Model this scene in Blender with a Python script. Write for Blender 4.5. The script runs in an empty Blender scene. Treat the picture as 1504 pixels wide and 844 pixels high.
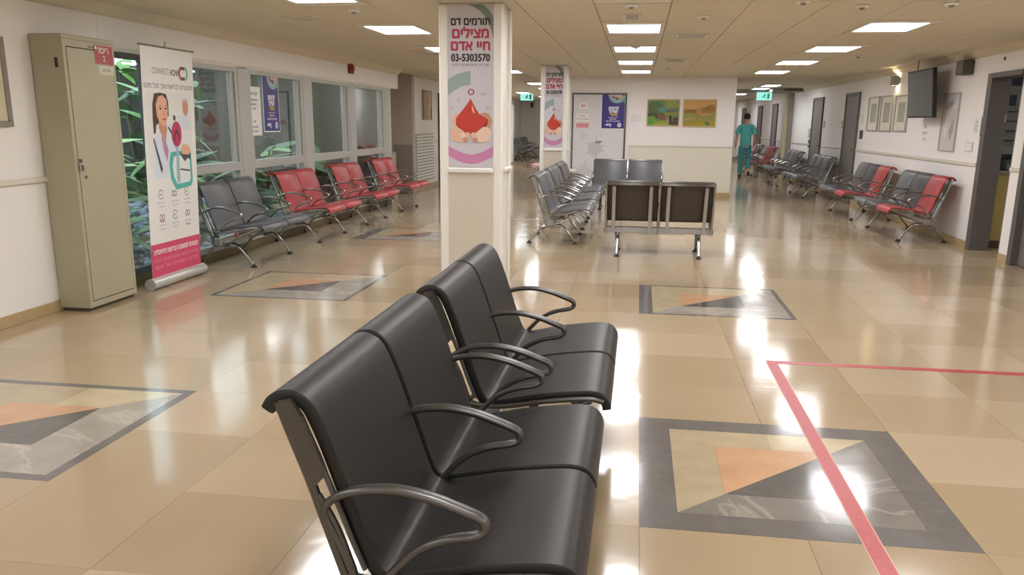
import bpy, bmesh, math, random
from mathutils import Vector, Matrix
random.seed(7)
S = bpy.context.scene
COL = S.collection
PI = math.pi

# ------------------------------------------------------------------ camera
def make_camera():
    yaw, pitch, roll = math.radians(-8.2739), math.radians(-13.595), math.radians(0.5845)
    cy, sy, cp, sp = math.cos(yaw), math.sin(yaw), math.cos(pitch), math.sin(pitch)
    f = Vector((sy*cp, cy*cp, sp)); r = Vector((cy, -sy, 0)); u = r.cross(f)
    r2 = r*math.cos(roll) + u*math.sin(roll); u2 = -r*math.sin(roll) + u*math.cos(roll)
    m = Matrix.Identity(4)
    for i in range(3):
        m[i][0] = r2[i]; m[i][1] = u2[i]; m[i][2] = -f[i]
    m[2][3] = 1.5
    cd = bpy.data.cameras.new('camera'); c = bpy.data.objects.new('camera', cd); COL.objects.link(c)
    c.matrix_world = m
    cd.sensor_width = 36; cd.lens = 1225.08*36/1504; cd.shift_y = 53/1504
    cd.clip_start = .05; cd.clip_end = 300
    S.camera = c
make_camera()

# ------------------------------------------------------------------ world, light, exposure
W = bpy.data.worlds.new('sky'); S.world = W; W.use_nodes = True
bg = W.node_tree.nodes['Background']; bg.inputs[0].default_value = (.80, .91, 1, 1); bg.inputs[1].default_value = 2.4
LIGHT_STRENGTH = 18.0
vs = S.view_settings
vs.view_transform = 'Standard'; vs.look = 'None'; vs.gamma = 1; vs.use_curve_mapping = False
vs.exposure = 0.16

# ------------------------------------------------------------------ materials
def srgb(h):
    if isinstance(h, str):
        h = h.lstrip('#'); c = [int(h[i:i+2], 16)/255 for i in (0, 2, 4)]
    else: c = h
    return tuple((x/12.92 if x <= .04045 else ((x+.055)/1.055)**2.4) for x in c) + (1,)
MATS = {}
def mat(name, col, rough=.5, metal=0, noise=0, nscale=20, bump=0, bscale=200, coat=0, spec=.5):
    if name in MATS: return MATS[name]
    m = bpy.data.materials.new(name); m.use_nodes = True; nt = m.node_tree; b = nt.nodes['Principled BSDF']
    c = srgb(col)
    b.inputs['Base Color'].default_value = c; b.inputs['Roughness'].default_value = rough; b.inputs['Metallic'].default_value = metal
    b.inputs['Specular IOR Level'].default_value = spec
    if coat: b.inputs['Coat Weight'].default_value = coat; b.inputs['Coat Roughness'].default_value = .05
    if noise or bump:
        tc = nt.nodes.new('ShaderNodeTexCoord')
    if noise:
        n = nt.nodes.new('ShaderNodeTexNoise'); n.inputs['Scale'].default_value = nscale; n.inputs['Detail'].default_value = 4
        nt.links.new(tc.outputs['Object'], n.inputs['Vector'])
        mx = nt.nodes.new('ShaderNodeMix'); mx.data_type = 'RGBA'
        mx.inputs[6].default_value = tuple(x*(1-noise) for x in c[:3])+(1,); mx.inputs[7].default_value = tuple(min(1, x*(1+noise)) for x in c[:3])+(1,)
        nt.links.new(n.outputs[0], mx.inputs[0]); nt.links.new(mx.outputs[2], b.inputs['Base Color'])
    if bump:
        n2 = nt.nodes.new('ShaderNodeTexNoise'); n2.inputs['Scale'].default_value = bscale
        nt.links.new(tc.outputs['Object'], n2.inputs['Vector'])
        bp = nt.nodes.new('ShaderNodeBump'); bp.inputs['Strength'].default_value = bump; bp.inputs['Distance'].default_value = .01
        nt.links.new(n2.outputs[0], bp.inputs['Height']); nt.links.new(bp.outputs[0], b.inputs['Normal'])
    MATS[name] = m; return m
def emit(name, col, s):
    if name in MATS: return MATS[name]
    m = bpy.data.materials.new(name); m.use_nodes = True; nt = m.node_tree; nt.nodes.clear()
    e = nt.nodes.new('ShaderNodeEmission'); e.inputs[0].default_value = srgb(col); e.inputs[1].default_value = s
    o = nt.nodes.new('ShaderNodeOutputMaterial'); nt.links.new(e.outputs[0], o.inputs[0])
    MATS[name] = m; return m
def glass_mat():
    m = bpy.data.materials.new('pane_glass'); m.use_nodes = True; nt = m.node_tree; nt.nodes.clear()
    t = nt.nodes.new('ShaderNodeBsdfTransparent'); t.inputs[0].default_value = (.90, .94, .92, 1)
    g = nt.nodes.new('ShaderNodeBsdfGlossy'); g.inputs['Roughness'].default_value = .01
    geo = nt.nodes.new('ShaderNodeNewGeometry'); dt = nt.nodes.new('ShaderNodeVectorMath'); dt.operation = 'DOT_PRODUCT'
    nt.links.new(geo.outputs['Normal'], dt.inputs[0]); nt.links.new(geo.outputs['Incoming'], dt.inputs[1])
    ab = nt.nodes.new('ShaderNodeMath'); ab.operation = 'ABSOLUTE'; nt.links.new(dt.outputs['Value'], ab.inputs[0])
    iv = nt.nodes.new('ShaderNodeMath'); iv.operation = 'SUBTRACT'; iv.inputs[0].default_value = 1; nt.links.new(ab.outputs[0], iv.inputs[1])
    pw = nt.nodes.new('ShaderNodeMath'); pw.operation = 'POWER'; pw.inputs[1].default_value = 4; nt.links.new(iv.outputs[0], pw.inputs[0])
    f = nt.nodes.new('ShaderNodeMath'); f.operation = 'MULTIPLY_ADD'; f.inputs[1].default_value = .93; f.inputs[2].default_value = .05; nt.links.new(pw.outputs[0], f.inputs[0])
    mx = nt.nodes.new('ShaderNodeMixShader'); o = nt.nodes.new('ShaderNodeOutputMaterial')
    nt.links.new(f.outputs[0], mx.inputs[0]); nt.links.new(t.outputs[0], mx.inputs[1]); nt.links.new(g.outputs[0], mx.inputs[2]); nt.links.new(mx.outputs[0], o.inputs[0])
    return m
GLASS = glass_mat()

def floor_mat():
    m = bpy.data.materials.new('polished_terrazzo'); m.use_nodes = True; nt = m.node_tree; b = nt.nodes['Principled BSDF']
    N = nt.nodes.new; L = nt.links.new
    geo = N('ShaderNodeNewGeometry')
    # one tone per 0.62 m tile
    mp = N('ShaderNodeVectorMath'); mp.operation = 'SUBTRACT'; mp.inputs[1].default_value = (.07, 2.96, 0)
    dv = N('ShaderNodeVectorMath'); dv.operation = 'DIVIDE'; dv.inputs[1].default_value = (.62, .62, 1)
    fl = N('ShaderNodeVectorMath'); fl.operation = 'FLOOR'
    mu = N('ShaderNodeVectorMath'); mu.operation = 'MULTIPLY'; mu.inputs[1].default_value = (1, 1, 0)
    wn = N('ShaderNodeTexWhiteNoise'); wn.noise_dimensions = '3D'
    L(geo.outputs['Position'], mp.inputs[0]); L(mp.outputs[0], dv.inputs[0]); L(dv.outputs[0], fl.inputs[0]); L(fl.outputs[0], mu.inputs[0]); L(mu.outputs[0], wn.inputs['Vector'])
    cr = N('ShaderNodeValToRGB'); cr.color_ramp.interpolation = 'LINEAR'
    el = cr.color_ramp.elements; el[0].position = 0; el[0].color = srgb('#aa9578'); el[1].position = 1; el[1].color = srgb('#beaa8f')
    e = el.new(.3); e.color = srgb('#b19c7e'); e = el.new(.7); e.color = srgb('#b7a386')
    L(wn.outputs['Value'], cr.inputs[0])
    n = N('ShaderNodeTexNoise'); n.inputs['Scale'].default_value = 2.2; n.inputs['Detail'].default_value = 8; n.inputs['Roughness'].default_value = .65
    L(geo.outputs['Position'], n.inputs['Vector'])
    n2 = N('ShaderNodeTexNoise'); n2.inputs['Scale'].default_value = 160; n2.inputs['Detail'].default_value = 2
    L(geo.outputs['Position'], n2.inputs['Vector'])
    ad = N('ShaderNodeMath'); ad.operation = 'MULTIPLY_ADD'; ad.inputs[1].default_value = .16; ad.inputs[2].default_value = .90
    L(n.outputs[0], ad.inputs[0])
    ad2 = N('ShaderNodeMath'); ad2.operation = 'MULTIPLY_ADD'; ad2.inputs[1].default_value = .08; L(n2.outputs[0], ad2.inputs[0]); L(ad.outputs[0], ad2.inputs[2])
    mx = N('ShaderNodeVectorMath'); mx.operation = 'SCALE'; L(cr.outputs[0], mx.inputs[0]); L(ad2.outputs[0], mx.inputs['Scale'])
    L(mx.outputs[0], b.inputs['Base Color'])
    b.inputs['Roughness'].default_value = .13; b.inputs['Specular IOR Level'].default_value = .9
    polish(nt, b, geo)
    return m
def polish(nt, b, geo):
    N = nt.nodes.new; L = nt.links.new
    n3 = N('ShaderNodeTexNoise'); n3.inputs['Scale'].default_value = 2.6; n3.inputs['Detail'].default_value = 3
    L(geo.outputs['Position'], n3.inputs['Vector'])
    bp = N('ShaderNodeBump'); bp.inputs['Strength'].default_value = .15; bp.inputs['Distance'].default_value = .012
    L(n3.outputs[0], bp.inputs['Height']); L(bp.outputs[0], b.inputs['Normal'])
    mr = N('ShaderNodeMapRange'); mr.inputs['To Min'].default_value = .07; mr.inputs['To Max'].default_value = .17
    L(n3.outputs[0], mr.inputs[0]); L(mr.outputs[0], b.inputs['Roughness'])
FLOOR = floor_mat()
def stone(name, col, vein=None, vs=3.0, amount=.5):
    m = bpy.data.materials.new(name); m.use_nodes = True; nt = m.node_tree; b = nt.nodes['Principled BSDF']
    N = nt.nodes.new; L = nt.links.new
    geo = N('ShaderNodeNewGeometry'); c = srgb(col)
    n = N('ShaderNodeTexNoise'); n.inputs['Scale'].default_value = 6; n.inputs['Detail'].default_value = 8
    L(geo.outputs['Position'], n.inputs['Vector'])
    mx = N('ShaderNodeMix'); mx.data_type = 'RGBA'; mx.inputs[6].default_value = tuple(x*.78 for x in c[:3])+(1,); mx.inputs[7].default_value = tuple(x*1.22 for x in c[:3])+(1,)
    L(n.outputs[0], mx.inputs[0]); out = mx.outputs[2]
    if vein:
        w = N('ShaderNodeTexNoise'); w.inputs['Scale'].default_value = vs; w.inputs['Detail'].default_value = 6; w.inputs['Distortion'].default_value = 1.2
        L(geo.outputs['Position'], w.inputs['Vector'])
        r = N('ShaderNodeValToRGB'); e = r.color_ramp.elements; e[0].position = .475; e[0].color = (0,0,0,1); e[1].position = .525; e[1].color = (0,0,0,1)
        k = r.color_ramp.elements.new(.5); k.color = (amount,)*3+(1,)
        L(w.outputs[0], r.inputs[0])
        m2 = N('ShaderNodeMix'); m2.data_type = 'RGBA'; m2.inputs[7].default_value = srgb(vein); L(r.outputs[0], m2.inputs[0]); L(out, m2.inputs[6]); out = m2.outputs[2]
    L(out, b.inputs['Base Color']); b.inputs['Specular IOR Level'].default_value = .8
    polish(nt, b, geo)
    return m
ST_BORDER = stone('dark_grey_stone', '#6f6c6a', '#8a8682', 3, .2)
ST_DARK = stone('charcoal_stone', '#605f5c', '#77736c', 2, .3)
ST_GREY = stone('veined_grey_marble', '#837e78', '#b5afa2', 1.6, .5)
ST_PALE = stone('pale_grey_marble', '#a39c92', '#cfc8ba', 1.4, .4)
ST_ORANGE = stone('salmon_stone', '#c99f7c', None)
ST_BEIGE = stone('beige_stone', '#b9a88a', None)
ST_CREAM = stone('cream_stone', '#c4b594', None)

WALL = mat('warm_white_paint', '#ece9e3', .55, bump=.06, bscale=60)
WALLB = mat('right_wall_paint', '#f1eeec', .55, bump=.06, bscale=60)
WALLLOW = mat('cream_wall_paint', '#e2ddce', .45, bump=.05, bscale=60)
BASEB = mat('stone_skirting', '#b49d72', .3, noise=.1)
RAIL = mat('rail_paint', '#d9d3c6', .4)
CEIL = mat('ceiling_panel_cream', '#d4cab3', .6)
CEIL2 = mat('ceiling_slab', '#a89d86', .8)
ALU = mat('cast_aluminium', '#a9a9a6', .24, 1, noise=.08, nscale=60)
ALUD = mat('grey_cast_frame', '#62605d', .36, .8, noise=.08, nscale=60)
CHROME = mat('chrome', '#c4c4c4', .12, 1)
SILVER = mat('silver_beam', '#b4b4b6', .35, .8)
BLACKSEAT = mat('black_pu', '#131211', .44, 0, noise=.12, nscale=30, bump=.05, bscale=500)
GREYSEAT = mat('grey_seat', '#6c6c6f', .4, .35, bump=.04, bscale=400)
DARKSEAT = mat('dark_grey_seat', '#49494c', .4, .3, bump=.04, bscale=400)
BROWNSEAT = mat('brown_grey_seat', '#4c453e', .4, .2, bump=.04, bscale=400)
REDSEAT = mat('red_seat', '#a93838', .38, .1, bump=.04, bscale=400)
MAUVESEAT = mat('mauve_seat', '#8d7078', .4, .2, bump=.04, bscale=400)
RUBBER = mat('black_rubber', '#2a2826', .6)
WINFR = mat('window_frame_grey', '#b4b4ae', .45, .2)
WINDARK = mat('dark_window_frame', '#5c6060', .45, .2)
DOORGREY = mat('door_frame_grey', '#5e5956', .5, noise=.05)
DOORDK = mat('door_leaf_grey', '#77726f', .5, noise=.05)
WHITE = mat('white_plastic', '#ecebe6', .4)
WHITEDOOR = mat('white_door_leaf', '#d9d9da', .4)
LOCKER = mat('khaki_steel', '#aca68c', .42, .1, noise=.05, nscale=6)
LOCKERD = mat('khaki_steel_dark', '#7d775f', .5, .1)
BLACK = mat('black_plastic', '#1b1b1b', .4)
DKGREY = mat('dark_grey_plastic', '#4b4b48', .5)
TAPE = mat('red_floor_tape', '#b5474a', .35, noise=.3, nscale=40)
TAPEEDGE = mat('tape_edge', '#d9a58c', .35)
LAMP = emit('lit_diffuser', '#fcfcff', LIGHT_STRENGTH)

# ------------------------------------------------------------------ mesh helpers
def box(bm, x0, x1, y0, y1, z0, z1):
    v = [bm.verts.new(p) for p in ((x0,y0,z0),(x1,y0,z0),(x1,y1,z0),(x0,y1,z0),(x0,y0,z1),(x1,y0,z1),(x1,y1,z1),(x0,y1,z1))]
    for f in ((0,3,2,1),(4,5,6,7),(0,1,5,4),(1,2,6,5),(2,3,7,6),(3,0,4,7)): bm.faces.new([v[i] for i in f])
def bbox(bm, x0, x1, y0, y1, z0, z1, b=.004):
    """box with chamfered edges"""
    t = bmesh.new(); box(t, x0, x1, y0, y1, z0, z1)
    bmesh.ops.bevel(t, geom=list(t.edges), offset=b, segments=1, affect='EDGES')
    me = bpy.data.meshes.new('t'); t.to_mesh(me); t.free(); bm.from_mesh(me); bpy.data.meshes.remove(me)
def cyl(bm, p0, p1, r0, r1=None, n=14, cap=True):
    p0, p1 = Vector(p0), Vector(p1); r1 = r0 if r1 is None else r1
    d = (p1-p0).normalized(); a = Vector((0,0,1)) if abs(d.z) < .9 else Vector((1,0,0))
    u = d.cross(a).normalized(); v = d.cross(u)
    A = [bm.verts.new(p0+(u*math.cos(2*PI*i/n)+v*math.sin(2*PI*i/n))*r0) for i in range(n)]
    B = [bm.verts.new(p1+(u*math.cos(2*PI*i/n)+v*math.sin(2*PI*i/n))*r1) for i in range(n)]
    for i in range(n): bm.faces.new((A[i], A[(i+1)%n], B[(i+1)%n], B[i]))
    if cap: bm.faces.new(A[::-1]); bm.faces.new(B)
def lathe(bm, prof, n=16, c=(0,0,0)):
    rings = []
    for r, z in prof:
        rings.append([bm.verts.new((c[0]+r*math.cos(2*PI*i/n), c[1]+r*math.sin(2*PI*i/n), c[2]+z)) for i in range(n)])
    for a, b in zip(rings, rings[1:]):
        for i in range(n): bm.faces.new((a[i], a[(i+1)%n], b[(i+1)%n], b[i]))
    bm.faces.new(rings[0][::-1]); bm.faces.new(rings[-1])
def catmull(P, k=5, closed=False):
    P = [Vector(p) for p in P]; n = len(P); out = []
    rng = range(n) if closed else range(n-1)
    for i in rng:
        p0 = P[(i-1) % n] if closed or i > 0 else P[0]*2-P[1]
        p1 = P[i]; p2 = P[(i+1) % n]
        p3 = P[(i+2) % n] if closed or i+2 < n else P[-1]*2-P[-2]
        for j in range(k):
            t = j/k
            out.append(.5*((2*p1)+(p2-p0)*t+(2*p0-5*p1+4*p2-p3)*t*t+(3*p1-p0-3*p2+p3)*t**3))
    if not closed: out.append(P[-1])
    return out
def sweep(bm, path, wy, wn, n=8, cap=True, closed=False, square=False):
    """sweep an oval (or rounded bar) whose path lies in the local xz plane. wy: half width along y, wn: half thickness in plane; both may be functions of t"""
    m = len(path); rings = []
    for i, p in enumerate(path):
        if closed: d = path[(i+1) % m]-path[i-1]
        else: d = path[min(i+1, m-1)]-path[max(i-1, 0)]
        d = Vector((d.x, 0, d.z)).normalized(); nn = Vector((-d.z, 0, d.x)); t = i/(m-1)
        a = wy(t) if callable(wy) else wy; b = wn(t) if callable(wn) else wn
        ring = []
        for k in range(n):
            th = 2*PI*(k+.5)/n; cx, cz = math.cos(th), math.sin(th)
            if square:
                s = 1/max(abs(cx), abs(cz))**.75; cx *= s; cz *= s
            ring.append(bm.verts.new(p+Vector((0, cx*a, 0))+nn*cz*b))
        rings.append(ring)
    prs = list(zip(rings, rings[1:]))+([(rings[-1], rings[0])] if closed else [])
    for A, B in prs:
        for k in range(n): bm.faces.new((A[k], A[(k+1) % n], B[(k+1) % n], B[k]))
    if cap and not closed: bm.faces.new(rings[0][::-1]); bm.faces.new(rings[-1])
def plate(bm, pts, y0, y1):
    """polygon in xz extruded along y"""
    A = [bm.verts.new((x, y0, z)) for x, z in pts]; B = [bm.verts.new((x, y1, z)) for x, z in pts]; n = len(pts)
    for i in range(n): bm.faces.new((A[i], A[(i+1) % n], B[(i+1) % n], B[i]))
    bm.faces.new(A[::-1]); bm.faces.new(B)
def prism(bm, pts, z0, z1):
    A = [bm.verts.new((x, y, z0)) for x, y in pts]; B = [bm.verts.new((x, y, z1)) for x, y in pts]; n = len(pts)
    for i in range(n): bm.faces.new((A[i], A[(i+1) % n], B[(i+1) % n], B[i]))
    bm.faces.new(A[::-1]); bm.faces.new(B)
def finish(bm, name, m, smooth=None):
    bmesh.ops.recalc_face_normals(bm, faces=bm.faces)
    me = bpy.data.meshes.new(name); bm.to_mesh(me); bm.free()
    if m: me.materials.append(m)
    if smooth:
        for p in me.polygons: p.use_smooth = True
        me.set_sharp_from_angle(angle=math.radians(smooth))
    return me
def obj(name, bm, m, parent=None, smooth=None, loc=None):
    me = bm if isinstance(bm, bpy.types.Mesh) else finish(bm, name, m, smooth)
    o = bpy.data.objects.new(name, me); COL.objects.link(o)
    if parent: o.parent = parent
    if loc: o.location = loc
    return o
def bmf(fn, *a, **k):
    b = bmesh.new(); fn(b, *a, **k); return b
def thing(name, label, cat, loc=(0,0,0), rot=(0,0,0), group=None):
    o = bpy.data.objects.new(name, None); COL.objects.link(o); o.location = loc
    o.rotation_euler = (0,0,rot) if isinstance(rot, (int, float)) else rot
    o.empty_display_size = .1
    o['label'] = label; o['category'] = cat
    if group: o['group'] = group
    return o
def tag(o, label, cat, group=None):
    o['label'] = label; o['category'] = cat
    if group: o['group'] = group
    return o
def struct(name, bm, m, smooth=None):
    o = obj(name, bm, m, None, smooth); o['kind'] = 'structure'; return o
def dup(root, loc, rot, label, group=None):
    r = root.copy(); COL.objects.link(r); r.location = loc
    r.rotation_euler = (0,0,rot) if isinstance(rot, (int, float)) else rot
    r['label'] = label
    if group: r['group'] = group
    for ch in list(root.children):
        c = ch.copy(); COL.objects.link(c); c.parent = r
        for g in ch.children:
            d = g.copy(); COL.objects.link(d); d.parent = c
    return r
ON_SOUTH = (PI/2, 0, 0)            # board facing -y: x right, y up, z out
ON_LEFT = (PI/2, 0, PI/2)          # board facing +x
ON_RIGHT = (PI/2, 0, -PI/2)        # board facing -x
def board(name, x0, x1, y0, y1, z0, z1, m, parent, b=0):
    bm = bmesh.new()
    (bbox(bm, x0, x1, y0, y1, z0, z1, b) if b else box(bm, x0, x1, y0, y1, z0, z1))
    return obj(name, bm, m, parent)
def flat(name, pts, z, m, parent, t=.0006):
    return obj(name, bmf(prism, pts, z, z+t), m, parent)
def ellipse(cx, cy, rx, ry, a0=0, a1=360, n=28, inner=None):
    P = [(cx+rx*math.cos(math.radians(a0+(a1-a0)*i/n)), cy+ry*math.sin(math.radians(a0+(a1-a0)*i/n))) for i in range(n+1)]
    if inner is not None:
        P += [(cx+rx*inner*math.cos(math.radians(a0+(a1-a0)*i/n)), cy+ry*inner*math.sin(math.radians(a0+(a1-a0)*i/n))) for i in range(n, -1, -1)]
    elif abs(a1-a0) >= 360: P = P[:-1]
    return P
def fill_outlines(me0):
    """fill glyph outlines one by one (overlapping strokes stay separate, counters are cut out)"""
    from mathutils.geometry import tessellate_polygon
    nb = {}
    for e in me0.edges:
        a, b = e.vertices; nb.setdefault(a, []).append(b); nb.setdefault(b, []).append(a)
    seen = set(); loops = []
    for st in sorted(nb):
        if st in seen: continue
        lp = [st]; seen.add(st); cur = st
        while True:
            nx = [q for q in nb[cur] if q not in seen]
            if not nx: break
            cur = nx[0] if len(lp) > 1 or len(nx) == 1 else max(nx, key=lambda q: q == st+1)
            seen.add(cur); lp.append(cur)
        loops.append([me0.vertices[i].co.copy() for i in lp])
    ar = lambda L: sum(L[i-1].x*L[i].y-L[i].x*L[i-1].y for i in range(len(L)))/2
    def inside(p, L):
        c = False
        for i in range(len(L)):
            a, b = L[i-1], L[i]
            if (a.y > p.y) != (b.y > p.y) and p.x < (b.x-a.x)*(p.y-a.y)/(b.y-a.y)+a.x: c = not c
        return c
    loops = [L for L in loops if len(L) > 2]
    if not loops: return bpy.data.meshes.new('lettering')
    sg = ar(max(loops, key=lambda L: abs(ar(L)))) > 0
    outs = [L for L in loops if (ar(L) > 0) == sg]; holes = [L for L in loops if (ar(L) > 0) != sg]
    V = []; Fc = []
    for L in outs:
        hs = [h for h in holes if inside(h[0], L) and abs(ar(h)) < abs(ar(L))]
        pts = [p for q in [L]+hs for p in q]; k = len(V); V += [tuple(p) for p in pts]
        Fc += [tuple(i+k for i in t) for t in tessellate_polygon([L]+hs)]
    me = bpy.data.meshes.new('lettering'); me.from_pydata(V, [], Fc); me.validate(); return me
TCACHE = {}
def text(name, s, size, m, parent, x, y, z, align='CENTER', bold=0, width=None, sx=1):
    """flat lettering; Hebrew is passed in reading order and reversed for left-to-right layout"""
    if any('\u0590' <= c <= '\u05ff' for c in s): s = s[::-1]
    key = (s, size, align, bold, m.name, width)
    if key not in TCACHE:
        cu = bpy.data.curves.new('lettering', 'FONT'); cu.body = s; cu.size = size; cu.align_x = align; cu.align_y = 'CENTER'
        cu.resolution_u = 3; cu.fill_mode = 'NONE'
        to = bpy.data.objects.new('lettering_source', cu); COL.objects.link(to)
        dg = bpy.context.evaluated_depsgraph_get(); me0 = bpy.data.meshes.new_from_object(to.evaluated_get(dg))
        me = fill_outlines(me0); bpy.data.meshes.remove(me0)
        bpy.data.objects.remove(to); bpy.data.curves.remove(cu)
        if width and len(me.vertices):
            xs = [v.co.x for v in me.vertices]; w = max(xs)-min(xs); c = (max(xs)+min(xs))/2
            for v in me.vertices: v.co.x = (v.co.x-c)*width/w
        if bold:
            bb = bmesh.new(); d = bold*1.4
            for ox, oy in ((-d, 0), (d, 0), (0, -d), (0, d)):
                k0 = len(bb.verts); bb.from_mesh(me); bb.verts.ensure_lookup_table()
                for v in bb.verts[k0:]: v.co.x += ox; v.co.y += oy; v.co.z += (ox+2*oy)*.02
            bb.to_mesh(me); bb.free()
        me.name = name; me.materials.clear(); me.materials.append(m); TCACHE[key] = me
    o = bpy.data.objects.new(name, TCACHE[key]); COL.objects.link(o); o.parent = parent; o.location = (x, y, z); o.scale = (sx, 1, 1)
    return o

# ------------------------------------------------------------------ floor
LX, RX, BY, CH = -4.5, 4.17, 18.1, 2.42         # left wall, right wall, rear wall, ceiling height
fl = struct('floor', bmf(box, -7.6, 8.2, -6.2, 46, -.06, -.012), mat('screed', '#8d8066', .7))
T = .62
tile_me = finish(bmf(box, .0008, T-.0008, .0008, T-.0008, -.012, 0), 'floor_tile', FLOOR)
inlays = {(0, 0), (-6, 0), (-6, 6), (0, 6), (-6, 12)}
cov = {(a+i, b+j) for a, b in inlays for i in (0, 1) for j in (0, 1)}
cells = [(i, j) for i in range(-12, 13) for j in range(-14, 66)]
cells = [c for c in cells if c not in cov]
def tvis(i, j):
    x, y = .07+T*(i+.5), 2.96+T*(j+.5)
    return y > 1.6 and LX-.1 < x < RX+.3 and -.78*y-.4 < x < .62*y+.4
vis = sorted([c for c in cells if tvis(*c)], key=lambda c: math.hypot(.07+T*(c[0]+.5), 2.96+T*(c[1]+.5)))
near = set(vis[:296])
for i, j in near:
    o = obj('floor_tile', tile_me, None, fl, loc=(.07+T*i, 2.96+T*j, 0))
b = bmesh.new()
for i, j in cells:
    if (i, j) not in near:
        x, y = .07+T*i, 2.96+T*j
        box(b, x+.0008, x+T-.0008, y+.0008, y+T-.0008, -.012, 0)
o = obj('far_floor_tiles', b, FLOOR, fl); o['kind'] = 'stuff'
# inlaid stone squares
def inlay(a, c, bl, bt, light):
    x, y = .07+T*a, 2.96+T*c; q = T*2
    P = lambda *uv: [(x+u*q, y+v*q) for u, v in uv]
    e = .0006
    mk = lambda nm, pts, m: obj(nm, bmf(prism, pts, -.012, 0.0), m, fl)
    s, n_ = bt, 1-bt; w, r = bl, 1-bt
    mk('inlay_border', P((e,e),(1-e,e),(r,s),(w,s)), ST_BORDER)
    mk('inlay_border', P((e,1-e),(w,n_),(r,n_),(1-e,1-e)), ST_BORDER)
    mk('inlay_border', P((e,e),(w,s),(w,n_),(e,1-e)), ST_BORDER)
    mk('inlay_border', P((1-e,e),(1-e,1-e),(r,n_),(r,s)), ST_BORDER)
    lo, hi = .285, .715
    g = ST_PALE if light else ST_GREY
    mk('inlay_stone', P((w+e,s+e*2),(lo-e,lo-e),(lo-e,hi+e),(.5,hi+e),(.5,n_-e),(w+e,n_-e)), ST_BEIGE)
    mk('inlay_stone', P((.5+e,hi+e),(hi,hi+e),(r-e,n_-e),(.5+e,n_-e)), ST_CREAM)
    mk('inlay_stone', P((w+e,s+e),(r,s+e),(hi,lo-e),(lo,lo-e)), g)
    mk('inlay_stone', P((hi+e,lo),(r-e,s+e),(r-e,n_-e),(hi+e,hi)), g)
    mk('inlay_stone', P((lo,lo+e),(hi-e,hi),(lo,hi)), ST_ORANGE)
    mk('inlay_stone', P((lo+e,lo),(hi,lo),(hi,hi-e)), ST_DARK)
inlay(0, 0, .12, .12, False); inlay(-6, 0, .04, .045, True); inlay(-6, 6, .03, .03, True)
inlay(0, 6, .09, .03, True); inlay(-6, 12, .13, .035, True)
# red floor tape
tp = thing('floor_tape', 'red tape stuck on the beige floor in a corner shape across the near stone square', 'tape', (.92, 5.4, 0))
b = bmesh.new(); box(b, -.032, .032, -4.2, .032, .0003, .0014); box(b, .032, 3.2, -.032, .032, .0003, .0014); obj('red_band', b, TAPE, tp)
b = bmesh.new()
for x in (-.036, .032): box(b, x, x+.004, -4.2, -.04, .0003, .0017)
obj('pale_edge', b, TAPEEDGE, tp)

# ------------------------------------------------------------------ walls
RAILZ = 1.035
def wall(name, x0, x1, y0, y1, z0=0, z1=CH+.1, m=WALL, **k): return struct(name, bmf(box, x0, x1, y0, y1, z0, z1), m)
# left
wall('wall_left', LX-.2, LX, -6, 6.75)
w = wall('wall_left.001', LX-.16, LX+.002, 6.75, 15.75, 2.075, CH+.1, WALL)
wall('wall_left.002', -5.9, LX-.03, 15.15, 15.35)          # front side of the recess (end of window wall)
wall('wall_left.003', -5.9, -4.78, 17.8, 18.0, 0, CH+.1, mat('recess_shade_tone', '#b7ada0', .6))  # darker than the other walls: shade of the recess put into the colour
wall('wall_left.004', -6.1, -5.9, 15.15, 18)
wall('wall_left.005', -4.98, -4.78, 18.0, 32.2)
wall('wall_left.006', -5.4, -5.2, 32.2, 46)
wall('wall_left.007', -5.4, -4.98, 32.0, 32.2)
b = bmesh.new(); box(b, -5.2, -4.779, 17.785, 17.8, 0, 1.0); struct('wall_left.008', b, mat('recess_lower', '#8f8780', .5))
# right
wall('wall_right', RX, RX+.2, 11.2, 46, m=WALLB)
wall('wall_right.001', RX, RX+.2, 9.98, 10.27, m=WALLB)
wall('wall_right.002', RX, RX+.2, 9.98-1.1, 11.2, 2.12, CH+.1, m=WALLB)
wall('wall_right.003', RX, RX+.2, -6, 8.88, m=WALLB)
# room behind the open door
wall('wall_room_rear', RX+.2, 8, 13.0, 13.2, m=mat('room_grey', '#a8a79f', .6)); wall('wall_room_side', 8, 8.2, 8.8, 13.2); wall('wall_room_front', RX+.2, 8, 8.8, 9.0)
# rear wall and the corridor beyond
wall('wall_back', -1.75, 1.94, BY, BY+.25, m=WALLB)
wall('wall_corridor_left', 1.74, 1.94, BY+.25, 46); wall('wall_corridor_inner', -1.95, -1.75, BY, 46)
wall('wall_behind', -4.7, 4.4, -6.2, -6)
wall('wall_far_end', -5.4, 4.4, 45.8, 46)
# lower cream tone on the rear wall
struct('wall_back.001', bmf(box, -.2, 1.94, BY-.006, BY, .1, RAILZ-.02), WALLLOW)
# ceiling slab
ceil = struct('ceiling', bmf(box, -4.72, 8.2, -6.2, 46, CH+.02, CH+.12), CEIL2)
struct('ceiling.004', bmf(box, -6.1, -4.72, 15.15, 46, CH+.02, CH+.12), CEIL2)
struct('ceiling.001', bmf(box, -6, 8.2, 18.36, 46, CH, CH+.02), CEIL)
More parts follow.
